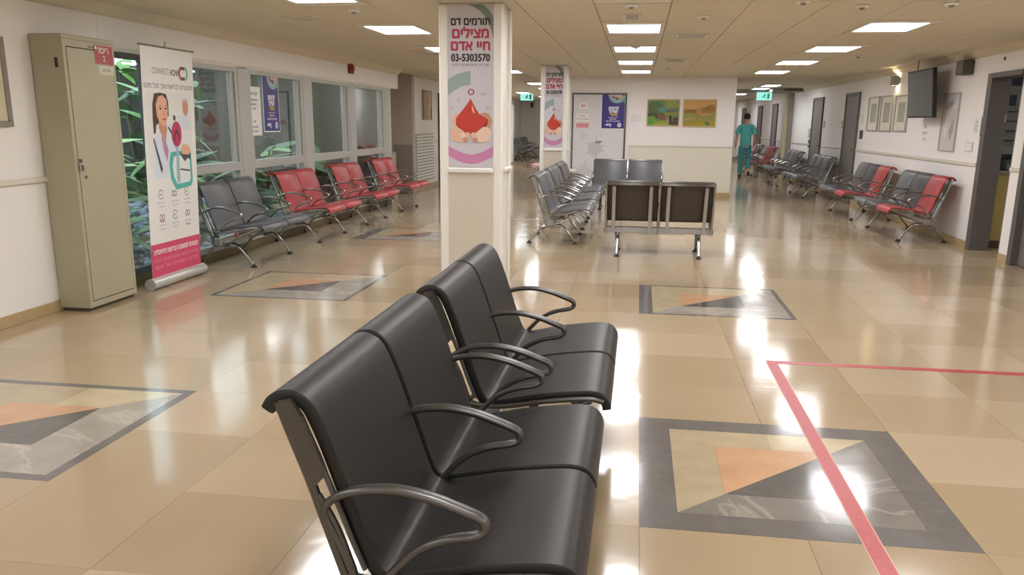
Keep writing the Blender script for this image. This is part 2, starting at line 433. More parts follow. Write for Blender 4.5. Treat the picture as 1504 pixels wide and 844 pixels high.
# skirtings and rails
def skirt(name, x0, x1, y0, y1): struct(name, bmf(bbox, x0, x1, y0, y1, 0, .09, .003), BASEB)
skirt('baseboard_left', LX, LX+.012, -6, 6.7)
skirt('baseboard_right', RX-.012, RX, 11.25, 46); skirt('baseboard_right.001', RX-.012, RX, 9.99, 10.26); skirt('baseboard_right.002', RX-.012, RX, -6, 8.85)
skirt('baseboard_back', -.24, 1.95, BY-.014, BY); skirt('baseboard_left.001', -4.78, -4.768, 18.0, 32)
skirt('baseboard_back.001', 1.94, 1.952, BY, 45)
def rail(name, x0, x1, y0, y1): struct(name, bmf(bbox, x0, x1, y0, y1, RAILZ-.022, RAILZ+.022, .006), RAIL)
rail('trim_1', LX, LX+.022, -6, 6.3)
rail('trim_2', RX-.022, RX, 11.27, 17.2); rail('trim_3', RX-.022, RX, 18.45, 20.4); rail('trim_4', RX-.022, RX, 21.75, 24.3); rail('trim_5', RX-.022, RX, 9.99, 10.26)
rail('trim_6', -.2, 1.94, BY-.022, BY); rail('trim_7', -4.78, -4.762, 18.0, 20.0); rail('trim_8', RX-.022, RX, 25, 27.0); rail('trim_9', RX-.022, RX, 28.1, 30.3)
# small cornices
def cornice(name, x, s, y0, y1):
    b = bmesh.new(); plate(b, [(0,0),(s*.09,0),(s*.075,-.03),(s*.03,-.075),(0,-.09)], y0, y1)
    o = struct(name, b, mat('cornice_cream', '#d6ccb6', .6)); o.location = (x, 0, CH)
cornice('trim_10', LX+.002, 1, -6, 15.75); cornice('trim_11', RX, -1, -6, 24.4)
# ceiling panels and light fittings
CX0, CY0, CW, CL = -.395, 8.32, .61, 1.23
pan_me = finish(bmf(bbox, .003, CW-.003, .003, CL-.003, .0, .02, .0025), 'ceiling_panel', CEIL)
light_cells = {}
for ix, col in ((-4, 'left'), (0, 'middle'), (4, 'right')):
    for k in range(-5, 4): light_cells[(ix, 2*k)] = (col, k)
for i in range(-7, 8):
    for j in range(-12, 9):
        x, y = CX0+CW*i, CY0+CL*j
        if y+CL > BY+.3: continue
        if (i, j) in light_cells: continue
        if -2.0 < x+.3 < -1.2 and 7.9 < y+CL/2 < 8.9 and False: continue
        xa, xb = max(x, LX), min(x+CW, RX)
        o = obj('ceiling_panel', pan_me, None, ceil, loc=(x, y, CH))
struct('ceiling.002', bmf(box, -6, 8.2, 18.1, 18.37, CH, CH+.02), CEIL)
FR = mat('fitting_frame', '#ded8c8', .5)
def fitting(label, cat_y, x, y, lx, ly, group):
    t = thing('ceiling_light', label, 'ceiling light', (x, y, CH), 0, group)
    b = bmesh.new()
    for a in ((-lx/2-.045, -lx/2, -ly/2-.2, ly/2+.2), (lx/2, lx/2+.045, -ly/2-.2, ly/2+.2), (-lx/2, lx/2, -ly/2-.2, -ly/2), (-lx/2, lx/2, ly/2, ly/2+.2)):
        box(b, a[0], a[1], a[2], a[3], -.002, .02)
    obj('frame', b, FR, t)
    obj('diffuser', bmf(box, -lx/2, lx/2, -ly/2, ly/2, .001, .02), LAMP, t)
    return t
first = {}
order = ['nearest the camera', 'second', 'third', 'fourth']
nm_ord = {-1: 'cut off by the top edge, in', 0: 'first fully seen of', 1: 'second fully seen of', 2: 'third fully seen of', 3: 'farthest of'}
colname = {'left': 'the left row', 'middle': 'the middle row', 'right': 'the right row'}
src = None
for (i, j), (col, k) in sorted(light_cells.items(), key=lambda q: q[0][1]):
    x = CX0+CW*(i+.5); y = CY0+CL*j+.615
    lab = f'lit ceiling panel light, {nm_ord[k]} {colname[col]}' if k >= -1 else f'ceiling panel light behind the camera'
    g = 'ceiling panel lights' if k >= -1 else 'ceiling panel lights behind the camera'
    if src is None: src = fitting(lab, 0, x, y, .51, .74, g)
    else: dup(src, (x, y, CH), 0, lab, g)
# corridor lights
cl = [(3.1, 21.5, 'small lit ceiling light, nearer one in the right corridor before the grey portal'), (3.1, 23.3, 'small lit ceiling light, second one in the right corridor before the grey portal'),
      (3.05, 27.6, 'small lit ceiling light beyond the grey portal'), (3.05, 32, 'small lit ceiling lights deep in the right corridor'), (3.05, 37, 'small lit ceiling lights deep in the right corridor'), (3.05, 42, 'small lit ceiling lights deep in the right corridor'),
      (-2.5, 20.9, 'small lit ceiling light between the two columns, nearest in the left corridor'), (-3.7, 27.4, 'small lit ceiling light left of the exit sign in the left corridor'), (-3.45, 31.4, 'small lit ceiling light right of the exit sign in the left corridor'),
      (-2.6, 24.0, 'small ceiling lights added to brighten the left corridor, hidden behind the rear column'), (-2.6, 27.0, 'small ceiling lights added to brighten the left corridor, hidden behind the rear column'), (-2.6, 30.0, 'small ceiling lights added to brighten the left corridor, hidden behind the rear column'),  # unseen fittings added to brighten the left corridor
      (-3.45, 34.5, 'small ceiling lights added to brighten the end of the left corridor'), (-3.45, 41, 'small ceiling lights added to brighten the end of the left corridor')]  # extra fittings added to lift the light at the corridor end
s2 = None
for x, y, lab in cl:
    if s2 is None:
        s2 = fitting(lab, 0, x, y, .34, .9, 'corridor ceiling lights'); s2.location.z = CH-.022
    else: dup(s2, (x, y, CH-.022), 0, lab, 'corridor ceiling lights')
def vent(x, y, lx, ly, lab):
    t = thing('ceiling_vent', lab, 'vent', (x, y, CH-.004), 0, 'ceiling vents')
    b = bmesh.new(); box(b, -lx/2, lx/2, -ly/2, -ly/2+.03, -.006, .004); box(b, -lx/2, lx/2, ly/2-.03, ly/2, -.006, .004); box(b, -lx/2, -lx/2+.03, -ly/2+.03, ly/2-.03, -.006, .004); box(b, lx/2-.03, lx/2, -ly/2+.03, ly/2-.03, -.006, .004)
    obj('frame', b, RAIL, t); obj('backing', bmf(box, -lx/2+.03, lx/2-.03, -ly/2+.03, ly/2-.03, .0, .003), DKGREY, t)
    n = 6
    for k in range(n):
        yy = -ly/2+.03+(ly-.06)*(k+.5)/n; obj('slat', bmf(box, -lx/2+.03, lx/2-.03, yy-.012, yy+.004, -.005, -.001), RAIL, t)
vent(.52, 9.6, .34, .4, 'slotted ceiling vent right of the nearest middle ceiling light'); vent(.5, 13.25, .34, .5, 'slotted ceiling vent right of the third middle ceiling light')
vent(-.1, 7.9, .17, .4, 'square grille before the nearest middle ceiling light'); vent(-3.15, 7.85, .3, .3, 'dark ceiling vent above the left windows'); vent(-2.95, 11.8, .45, .4, 'ceiling vent left of the front column')
det = None
for x, y, lab in ((-.1, 7.15, 'smoke detector before the square grille'), (.52, 7.9, 'dark smoke detector beside the middle ceiling light row'), (1.7, 7.3, 'ceiling sensor left of the nearest right ceiling light'),
                  (2.33, 7.2, 'ceiling sensor before the nearest right ceiling light'), (-2.46, 7.3, 'ceiling sensor above the left light row'), (1.2, 7.0, 'ceiling sensor at the top edge, between the middle and right rows'), (-.08, 10.9, 'sprinkler beside the second middle light'), (.45, 14.8, 'sprinkler before the rear wall'), (2.9, 12.4, 'sprinkler right of the right light row')):
    if det is None:
        det = thing('smoke_detector', lab, 'detector', (x, y, CH), 0, 'ceiling detectors')
        b = bmesh.new(); lathe(b, [(.05, 0), (.055, -.012), (.05, -.02)]); obj('base', b, WHITE, det, 40)
        b = bmesh.new(); lathe(b, [(.022, -.02), (.02, -.03), (.010, -.036)]); obj('sensor_head', b, mat('sensor_grey', '#8d887c', .5), det, 40)
    else: dup(det, (x, y, CH), 0, lab, 'ceiling detectors')

# ------------------------------------------------------------------ windows (left)
WX = LX
def window(n, y0, y1, transom=True, dark=False):
    m = WINDARK if dark else WINFR
    zt, zb = 2.075, .1
    t = bpy.data.objects.new(f'window_{n}', None); COL.objects.link(t); t.location = (WX, y0, 0); t['kind'] = 'structure'
    L_ = y1-y0
    def bar(nm, a0, a1, z0, z1, x0=-.05, x1=.015): return obj(nm, bmf(bbox, x0, x1, a0, a1, z0, z1, .004), m, t)
    bar('window_frame', 0, .07, zb, zt); bar('window_frame', L_-.07, L_, zb, zt); bar('window_frame', .07, L_-.07, zt-.07, zt); bar('window_frame', .07, L_-.07, zb, zb+.06)
    if transom:
        bar('transom', .07, L_-.07, .93, 1.03, -.05, .02)
        bar('sash', .07, .14, 1.03, zt-.07, -.04, -.005); bar('sash', L_-.14, L_-.07, 1.03, zt-.07, -.04, -.005)
        obj('pane', bmf(box, -.028, -.022, .14, L_-.14, 1.03, zt-.07), GLASS, t)
        obj('pane', bmf(box, -.028, -.022, .07, L_-.07, zb+.06, .93), GLASS, t)
    else: obj('pane', bmf(box, -.028, -.022, .07, L_-.07, zb+.06, zt-.07), GLASS, t)
    return t
window(1, 6.75, 7.45, False, True)
for n, (a, c) in enumerate(((7.62, 9.2), (9.44, 11.08), (11.33, 12.94), (13.18, 14.8))): window(n+2, a, c)
for n, (a, c, dk) in enumerate(((7.45, 7.62, 1), (9.2, 9.44, 0), (11.08, 11.33, 0), (12.94, 13.18, 0), (14.8, 15.15, 0))):
    struct(f'trim_{20+n}', bmf(bbox, WX-.12, WX+.022, a, c, .1, 2.075, .006), WINDARK if dk else WINFR)
struct('trim_30', bmf(bbox, WX-.2, WX+.02, 6.75, 15.15, 0, .1, .004), mat('sill_brown', '#6f6144', .5))
struct('trim_31', bmf(bbox, WX+.002, WX+.022, 6.75, 15.2, 2.055, 2.09, .004), RAIL)

# ------------------------------------------------------------------ courtyard
cy = struct('ground', bmf(box, -10.5, WX-.2, 2, 15.1, -.12, -.02), mat('soil', '#4a4335', .9, noise=.3))
struct('wall_courtyard', bmf(box, -10.6, -10.4, 2, 15.3, -.1, 2.6), mat('courtyard_wall', '#3c413a', .85, noise=.3, nscale=2))
struct('wall_courtyard.001', bmf(box, -10.4, -5.95, 15.1, 15.3, -.1, 2.45), mat('courtyard_wall', '#6e7468', .8))
struct('wall_courtyard.002', bmf(box, -10.4, -4.7, 1.8, 2.0, -.1, 3.0), mat('courtyard_wall', '#6e7468', .8))
struct('wall_dark_backing', bmf(box, -5.95, WX-.13, 15.10, 15.148, -.1, 2.5), mat('courtyard_wall', '#3c413a', .85))  # dark sheet added behind the far panes so their reflections show
# pebbles
ROCK = mat('pebble_bluegrey', '#98a5b4', .7, noise=.4, nscale=5)
b = bmesh.new()
for k in range(900):
    x = random.uniform(-6.9, -4.75); y = random.uniform(6.6, 12); r = random.uniform(.03, .075)
    mtx = Matrix.Translation((x, y, -.01+r*.4+random.random()*.05+(-4.7-x)*.14)) @ Matrix.Rotation(random.random()*6, 4, 'Z') @ Matrix.Diagonal((r*random.uniform(.8, 1.4), r, r*.7, 1))
    bmesh.ops.create_icosphere(b, subdivisions=1, radius=1, matrix=mtx)
o = obj('pebbles', b, ROCK, cy); o['kind'] = 'stuff'
def leaf_mesh(name, L_, Wd, m, fold=.15, droop=.35, n=6):
    b = bmesh.new(); rows = []
    for i in range(n+1):
        t = i/n; w = Wd*math.sin(PI*min(1, t*.93+.05))**.8*(1-.15*t); x = L_*t; z = -droop*L_*t*t
        rows.append([b.verts.new((x, -w, z-fold*w)), b.verts.new((x, 0, z)), b.verts.new((x, w, z-fold*w))])
    for A, B in zip(rows, rows[1:]):
        b.faces.new((A[0], A[1], B[1], B[0])); b.faces.new((A[1], A[2], B[2], B[1]))
    return finish(b, name, m, 60)
G1 = mat('leaf_green', '#6c9f58', .45, noise=.25, nscale=9); G2 = mat('leaf_yellow_green', '#a3c47e', .45, noise=.25, nscale=9); G3 = mat('leaf_dark', '#46704c', .5, noise=.25, nscale=9)
leafs = [leaf_mesh('leaf', .5, .13, G1), leaf_mesh('leaf', .6, .17, G3), leaf_mesh('leaf', .42, .1, G2), leaf_mesh('leaf', .75, .06, G1, .3, .6, 8)]
STEM = mat('stem_brown', '#6b6250', .7)
def plant(x, y, h, n, ms, lab, spread=1):
    t = thing('garden_plant', lab, 'plant', (x, y, -.02), 0, 'courtyard plants')
    b = bmesh.new()
    tops = []
    for k in range(3):
        a = random.random()*6.28; p = catmull([(0, 0, 0), (.08*math.cos(a)*spread, 0, h*.4), (.22*math.cos(a)*spread, 0, h*.95)], 4); yy = .2*math.sin(a)*spread
        for q in range(len(p)-1): cyl(b, (p[q].x, yy*q/len(p), p[q].z), (p[q+1].x, yy*(q+1)/len(p), p[q+1].z), .022*(1-.5*q/len(p)), .022*(1-.5*(q+1)/len(p)), 6)
        tops.append((p, yy))
    obj('stem', b, STEM, t, 60)
    for k in range(n):
        p, yy = random.choice(tops); q = random.randint(2, len(p)-1); o = obj('leaf', leafs[random.choice(ms)], None, t)
        o.location = (p[q].x, yy*q/len(p), p[q].z); o.rotation_euler = (random.uniform(-.3, .3), random.uniform(-.9, .3), random.random()*6.28); s = random.uniform(.7, 1.25); o.scale = (s, s, s)
plants = [(-5.3, 7.9, 1.5, 16, (0, 2), 'bright green leafy plant just outside the first narrow window'), (-6.2, 8.2, 1.9, 18, (1, 0), 'dark broad-leaved plant outside the first window'), (-5.6, 9.6, 1.8, 18, (0, 1, 2), 'broad-leaved plant behind the banner window'),
          (-6.2, 10.6, 2.1, 18, (1, 3), 'tall plant with drooping leaves outside the window beside the banner'), (-6.9, 9.0, 2.2, 18, (0, 2), 'light green plant towards the courtyard wall'), (-7.2, 11.5, 2.3, 18, (1, 0), 'tall plant at the courtyard wall outside the second window'),
          (-5.5, 11.4, 1.0, 14, (1, 3), 'low dark plant outside the second window'), (-5.9, 12.8, 1.1, 14, (1, 0), 'low dark plant outside the third window'), (-5.6, 14.0, .9, 12, (1,), 'low dark plant outside the farthest window'), (-7.6, 13.2, 2.1, 16, (1, 0), 'tall dark plant in the far courtyard corner'),
          (-8.6, 10.4, 2.4, 18, (0, 2), 'plant against the courtyard wall behind the others'), (-8.8, 12.4, 2.4, 18, (0, 1), 'dark plant in the courtyard behind the second window')]
for p in plants: plant(p[0], p[1], p[2], p[3]+8, p[4], p[5], .8)

# ------------------------------------------------------------------ benches
PITCH = .615
def seg(pts, k=5): return catmull([(x, 0, z) for x, z in pts], k)
TIP = [(0, .385), (-.008, .415), (-.035, .447), (-.08, .458), (-.16, .452), (-.30, .432), (-.42, .405), (-.475, .395), (-.505, .402), (-.525, .435), (-.56, .54), (-.605, .68), (-.64, .775), (-.665, .82), (-.70, .842), (-.735, .842), (-.765, .825), (-.782, .80)]
TIP = [(x, z) if x > -.5 else (-.505+(x+.505)*1.08, .40+(z-.40)*1.045) for x, z in TIP]
TIP = [(x+.45, z) for x, z in TIP]           # bench origin sits under the beam
def shell_mesh(th, m, name='seat_shell'):
    P = seg(TIP, 4); n = len(P); nor = []
    for i in range(n):
        d = (P[min(i+1, n-1)]-P[max(i-1, 0)]).normalized(); nor.append(Vector((d.z, 0, -d.x)))   # to the sitter's side
    w = PITCH/2-.014
    b = bmesh.new(); rings = []
    for y, s in ((-w, .3), (-w+.004, 1), (w-.004, 1), (w, .3)):
        sh = th*.18*(1-s)/.7
        top = [b.verts.new(P[i]+Vector((0, y, 0))-nor[i]*sh) for i in range(n)]
        bot = [b.verts.new(P[i]+Vector((0, y, 0))-nor[i]*(th-sh)) for i in range(n)]
        rings.append(top+bot[::-1])
    N = len(rings[0])
    for A, B in zip(rings, rings[1:]):
        for i in range(N): b.faces.new((A[i], A[(i+1) % N], B[(i+1) % N], B[i]))
    for R_ in (rings[0], rings[-1]):
        for i in range(n-1): b.faces.new((R_[i], R_[i+1], R_[N-2-i], R_[N-1-i]))
    return finish(b, name, m, 38)
def O(pts): return [(x+.45, z) for x, z in pts]
def arm_mesh(m):
    b = bmesh.new()
    loop = seg(O([(-.56, .33), (-.60, .44), (-.640, .525), (-.648, .565), (-.620, .595), (-.56, .618), (-.47, .627), (-.38, .613), (-.30, .586), (-.252, .565), (-.244, .540), (-.270, .521), (-.34, .505), (-.41, .472), (-.47, .415), (-.53, .345)]), 5)
    def wy(t): return .0145 + .006*math.exp(-((t-.47)/.2)**2) + .004*math.exp(-((t-.74)/.06)**2)
    def wn(t): return .0105 + .0025*math.exp(-((t-.5)/.25)**2)
    sweep(b, loop, wy, wn, 10)
    return finish(b, 'armrest', m, 60)
def frame_mesh(m):
    b = bmesh.new(); y = .011
    sweep(b, seg(O([(-.755, .835), (-.725, .75), (-.685, .64), (-.640, .50), (-.598, .37), (-.555, .235)]), 4), y, .012, 8, square=True)
    plate(b, O([(-.755, .838), (-.722, .845), (-.695, .80), (-.655, .70), (-.640, .655), (-.672, .62), (-.70, .68)]), -.009, .009)
    sweep(b, seg(O([(-.70, .80), (-.658, .69), (-.614, .575), (-.578, .475), (-.55, .405)]), 4), y*.8, .007, 8, square=True)
    sweep(b, seg(O([(-.665, .60), (-.62, .515), (-.58, .40)]), 4), y*.8, .008, 8, square=True)
    plate(b, O([(-.64, .50), (-.60, .475), (-.605, .455), (-.635, .47)]), -.009, .009)
    # seat support: upper bar, lower diagonal and a tie
    sweep(b, seg(O([(-.60, .385), (-.50, .372), (-.40, .380), (-.25, .408), (-.09, .425), (-.03, .415)]), 4), y, .010, 8, square=True)
    sweep(b, seg(O([(-.555, .24), (-.42, .27), (-.28, .33), (-.14, .395), (-.08, .418)]), 4), y, .011, 8, square=True)
    plate(b, O([(-.325, .32), (-.295, .335), (-.29, .40), (-.33, .395)]), -.009, .009)
    plate(b, O([(-.60, .38), (-.54, .38), (-.49, .30), (-.50, .245), (-.57, .225)]), -.010, .010)
    return finish(b, 'side_frame', m, 50)
def leg_mesh(m):
    b = bmesh.new()
    sweep(b, seg([(-.02, .235), (-.10, .225), (-.19, .195), (-.26, .115), (-.335, .028)], 5), lambda t: .030-.012*t, lambda t: .022-.010*t, 10)
    sweep(b, seg([(.02, .235), (.08, .215), (.15, .145), (.235, .03)], 5), lambda t: .030-.012*t, lambda t: .022-.010*t, 10)
    bbox(b, -.06, .06, -.032, .032, .205, .245, .008)
    return finish(b, 'leg', m, 50)
def foot_mesh():
    b = bmesh.new(); lathe(b, [(.034, 0), (.036, .006), (.030, .014), (.013, .022), (.011, .034)], 14); return finish(b, 'foot', RUBBER, 50)
FOOT = foot_mesh(); CACHE = {}
def cache(k, f):
    if k not in CACHE: CACHE[k] = f()
    return CACHE[k]
def bench(label, x, y, rot, seats, group=None, metal=ALU, th=.016, cat='bench', lowlegs=True):
    n = len(seats); t = thing('waiting_bench', label, cat, (x, y, 0), rot, group)
    for k, m in enumerate(seats):
        o = obj('seat_shell', cache(('sh', m.name, th), lambda: shell_mesh(th, m)), None, t, loc=(0, (k-(n-1)/2)*PITCH, 0))
        if len(set(s.name for s in seats)) > 1:
            o['label'] = {'red_seat': 'red seat shell', 'grey_seat': 'grey seat shell', 'dark_grey_seat': 'dark grey seat shell'}.get(m.name, 'seat shell')
    for k in range(n+1):
        yy = (k-n/2)*PITCH
        yy += .009*((k == 0)-(k == n))
        obj('armrest', cache(('arm', metal.name), lambda: arm_mesh(metal)), None, t, loc=(0, yy, 0))
        obj('side_frame', cache(('fr', metal.name), lambda: frame_mesh(metal)), None, t, loc=(0, yy, 0))
    L_ = n*PITCH/2+.02
    obj('beam', cache(('beam', n), lambda: finish(bmf(bbox, -.095, -.02, -L_, L_, .245, .315, .006), 'beam', SILVER)), None, t)
    for s in (-1, 1):
        yy = s*(L_-.17)
        lg = obj('leg', cache(('leg', metal.name), lambda: leg_mesh(metal)), None, t, loc=(0, yy, 0))
        for fx in (-.34, .24): obj('foot', FOOT, None, lg, loc=(fx, 0, 0))
    return t
B_ = BLACKSEAT
bench('black two-seat waiting bench nearest the camera, in the foreground', -.08-.45, 2.425, 0, (B_, B_), 'black foreground benches', ALUD, .034)
bench('black two-seat waiting bench just behind the nearest one, before the front column', -.06-.45, 3.79, 0, (B_, B_), 'black foreground benches', ALUD, .034)
G_, D_, R_ = GREYSEAT, DARKSEAT, REDSEAT
# along the left windows (facing +x)
for yc, m, lab in ((8.57, mat('mid_grey_seat', '#59595b', .4, .3, bump=.04, bscale=400), 'grey two-seat bench by the windows beside the roll-up banner'), (10.43, R_, 'red two-seat bench by the windows, nearest of the three red ones'), (12.33, R_, 'red two-seat bench by the windows, middle of the three red ones'), (14.25, R_, 'red two-seat bench by the windows, farthest of the three red ones')):
    bench(lab, -3.69-.45, yc, 0, (m, m), 'benches along the left windows', ALU)
bench('grey bench hidden behind the roll-up banner by the windows', -3.69-.45, 6.71+.4, 0, (DARKSEAT,), 'benches along the left windows', ALU) if False else None
# row on the left of the middle group
for yc, lab in ((11.0, 'grey two-seat bench nearest in the row seen side-on behind the front column'), (12.5, 'grey two-seat bench, middle of the row seen side-on'), (13.98, 'grey two-seat bench, farthest of the row seen side-on')):
    bench(lab, -.53-.45, yc, 0, (G_, G_), 'grey benches of the middle group', ALU)
tb = bench('two-seat bench turned with its dark brown back to the camera in the middle group', .275, 10.42-.45, PI/2, (BROWNSEAT, BROWNSEAT), 'grey benches of the middle group', ALU)
for yy in (-.52, -.10, .10, .52):
    b = bmesh.new(); sweep(b, seg(O([(-.735, .80), (-.690, .69), (-.645, .56), (-.598, .40), (-.585, .25)]), 4), .020, .009, 8, square=True); obj('back_bar', b, SILVER, tb, 50, loc=(0, yy, 0))
bench('grey two-seat bench facing the camera before the rear wall', -.165, 14.78+.45, -PI/2, (G_, G_), 'grey benches of the middle group', ALU)
# along the right wall (facing -x)
RXB = 3.28+.45
bench('three-seat bench by the open doorway on the right wall: grey, dark and red seats', RXB, 12.5, PI, (G_, D_, R_)[::-1][::-1], 'benches along the right wall', ALU) 
bench('three-seat bench with a red seat, second from the open doorway on the right wall', RXB, 15.05, PI, (G_, D_, R_), 'benches along the right wall', ALU)
bench('grey three-seat bench between the two grey doors on the right wall', RXB, 19.2, PI, (G_, G_, G_), 'benches along the right wall', ALU)
bench('grey three-seat bench just before the grey portal on the right wall', RXB, 22.6, PI, (G_, G_, D_), 'benches along the right wall', ALU)
bench('red bench on the right wall beyond the grey portal', RXB-.05, 26.0, PI, (R_, R_), 'benches along the right wall', ALU)
bench('mauve-grey bench farthest along the right corridor', RXB-.05, 28.8, PI, (MAUVESEAT, G_), 'benches along the right wall', ALU)
# left corridor
bench('grey three-seat bench at the end of the left corridor, nearer one', -4.2-.45, 34.0, 0, (G_, G_, G_), 'benches in the left corridor', ALU)
bench('grey three-seat bench at the end of the left corridor, farther one', -4.2-.45, 36.6, 0, (G_, G_, MAUVESEAT), 'benches in the left corridor', ALU)
bench('red bench half hidden behind the rear column in the left corridor', -2.72+.45, 21.6, PI, (R_, R_), 'benches in the left corridor', ALU)

# ------------------------------------------------------------------ columns with posters
C_SH = mat('column_white', '#e9e6df', .4); C_PAN = mat('column_cladding', '#cfc6b6', .45, noise=.03); P_BG = mat('poster_lavender', '#c9c6cd', .35)
P_TEAL = mat('print_teal', '#93a6a2', .4); P_TEALD = mat('print_grey_teal', '#7d8c88', .4); P_PINK = mat('print_pink', '#c783ad', .4); P_CRIM = mat('print_crimson', '#b33a56', .4); P_BLK = mat('print_black', '#37343a', .4)
P_RED = mat('print_blood_red', '#bf3a2a', .4); P_REDD = mat('print_dark_red', '#8d2a20', .4); P_SKIN = mat('print_skin', '#dcb49c', .4); P_SKIND = mat('print_skin_shadow', '#c08e74', .4); P_SKINL = mat('print_skin_light', '#e6c6b2', .4); P_SHINE = mat('print_peach', '#efb49a', .4); P_GREY = mat('print_grey', '#9a979c', .4); P_PALE = mat('print_pale', '#d8d5da', .4)
def column(lab, plab, x0, x1, y, depth, rz, pz):
    w = x1-x0; t = thing('column', lab, 'column', ((x0+x1)/2, y, 0), 0, 'square columns')
    h = CH-.002
    obj('shaft', bmf(box, -w/2+.02, w/2-.02, .015, depth, 0, h), C_SH, t)
    for x in (-w/2, w/2-.075): obj('corner_trim', bmf(bbox, x, x+.075, 0, .06, 0, h, .01), C_SH, t)
    obj('lower_panel', bmf(bbox, -w/2+.07, w/2-.07, .004, .02, .02, rz-.02, .003), C_PAN, t)
    obj('rail_moulding', bmf(bbox, -w/2+.07, w/2-.07, -.014, .02, rz-.02, rz+.022, .01), C_SH, t)
    obj('rail_moulding', bmf(bbox, w/2-.02, w/2+.02, .09, depth-.02, rz-.02, rz+.022, .01), C_SH, t)
    for yy in (.02, depth-.07): obj('corner_trim', bmf(bbox, w/2-.02, w/2+.006, yy, yy+.06, 0, h, .004), C_SH, t)
    # poster
    pw = w-.145; H = 1.315; k = pw/.43
    p = thing('column_poster', plab, 'poster', ((x0+x1)/2, y+.012, pz), ON_SOUTH, 'blood donation posters')
    p.scale = (1, (CH-.006-pz)/H, 1)
    obj('sheet', bmf(box, -pw/2, pw/2, 0, H, 0, .004), P_BG, p)
    z = .0045; a = pw/2
    f = lambda nm, pts, m, l=0: flat(nm, [(px*k, py) for px, py in pts], z+l*.0008, m, p)
    hw = .213
    f('teal_arc', [(-.03, 1.31), (.02, 1.295), (.08, 1.265), (.13, 1.22), (.17, 1.165), (.195, 1.10), (hw, 1.05), (hw, 1.21), (.17, 1.27), (.11, 1.31)], P_TEALD)
    f('teal_patch', [(-hw, .72), (-.12, .765), (.0, .79), (.0, .675), (-.08, .665), (-.15, .63), (-hw, .59)], P_TEAL)
    f('pink_arc', [(-hw, .175)]+[(-.213+.426*i/12, .175-.07*math.sin(PI*i/12)) for i in range(1, 12)]+[(hw, .175), (hw, .09)]+[(.213-.426*i/12, .09-.065*math.sin(PI*i/12)) for i in range(1, 12)]+[(-hw, .09)], P_PINK)
    # hands behind and under the drop
    f('hand', [(-.175, .36), (-.165, .42), (-.13, .45), (-.06, .40), (-.06, .31), (-.16, .31)], P_SKIN, 1); f('hand', [(.09, .44), (.13, .455), (.18, .44), (.205, .38), (.18, .31), (.06, .31), (.06, .38)], P_SKIND, 1)
    tt = lambda P_: [(px, .276+(py-.295)*.826) for px, py in P_]
    drop = [(0, .645), (.022, .60), (.05, .545), (.085, .49), (.14, .455), (.165, .44), (.16, .39), (.12, .34), (.06, .305), (0, .295), (-.06, .305), (-.11, .345), (-.14, .40), (-.14, .45), (-.10, .50), (-.055, .56), (-.022, .605)]
    f('blood_drop', tt(drop), P_RED, 2)
    f('drop_shadow', tt([(.165, .44), (.16, .39), (.12, .34), (.06, .305), (.09, .35), (.13, .39)]), P_REDD, 3); f('drop_shadow', tt([(-.14, .40), (-.11, .345), (-.06, .305), (-.08, .33), (-.12, .37), (-.14, .385)]), P_REDD, 3)
    f('drop_glint', tt([(.012, .585), (.03, .54), (.042, .50), (.03, .50), (.014, .53)]), P_SHINE, 3)
    f('palm', [(-.20, .29), (-.17, .325), (-.12, .33), (-.07, .30), (-.03, .265), (-.03, .215), (-.12, .205), (-.18, .225)], P_SKIN, 4)
    f('palm', [(.20, .29), (.17, .33), (.12, .335), (.07, .30), (.03, .265), (.03, .215), (.12, .205), (.18, .225)], P_SKINL, 4)
    for fx, fy, m_ in ((-.075, .262, P_SKINL), (-.03, .268, P_SKIN), (.03, .268, P_SKIN), (.075, .262, P_SKINL), (-.05, .225, P_SKIND), (.045, .225, P_SKIND)): f('finger', ellipse(fx, fy, .026, .022, n=14), m_, 5)
    text('lettering', 'תורמים דם', .085, P_BLK, p, 0, 1.176, z+.001, bold=.0022, width=.36*k)
    text('lettering', 'מצילים', .112, P_CRIM, p, 0, 1.083, z+.001, bold=.003, width=.335*k)
    text('lettering', 'חיי אדם', .112, P_CRIM, p, 0, .985, z+.001, bold=.003, width=.36*k)
    text('lettering', '03-5303570', .082, P_BLK, p, 0, .890, z+.001, bold=.0025, width=.36*k)
    text('small_print', 'מגן דוד אדום שירותי הדם', .026, P_BLK, p, 0, .835, z+.001, width=.34*k)
    text('lettering', 'O', .07, P_CRIM, p, .005, .615, z+.003, bold=.001); text('blood_type', 'AB+', .035, P_GREY, p, .125*k, .60, z+.003); text('blood_type', 'B-', .035, P_GREY, p, -.11*k, .55, z+.003); text('blood_type', 'A-', .035, P_GREY, p, -.17*k, .49, z+.003); text('blood_type', 'B+', .035, P_GREY, p, .17*k, .49, z+.003)
column('square white column in front, behind the black benches', 'blood donation poster on the front column', -1.636, -1.112, 6.95, .5, 1.10, 1.13)
column('square white column further back, left of the rear wall', 'blood donation poster on the rear column', -1.655, -1.20, 14.45, .45, 1.04, 1.085)

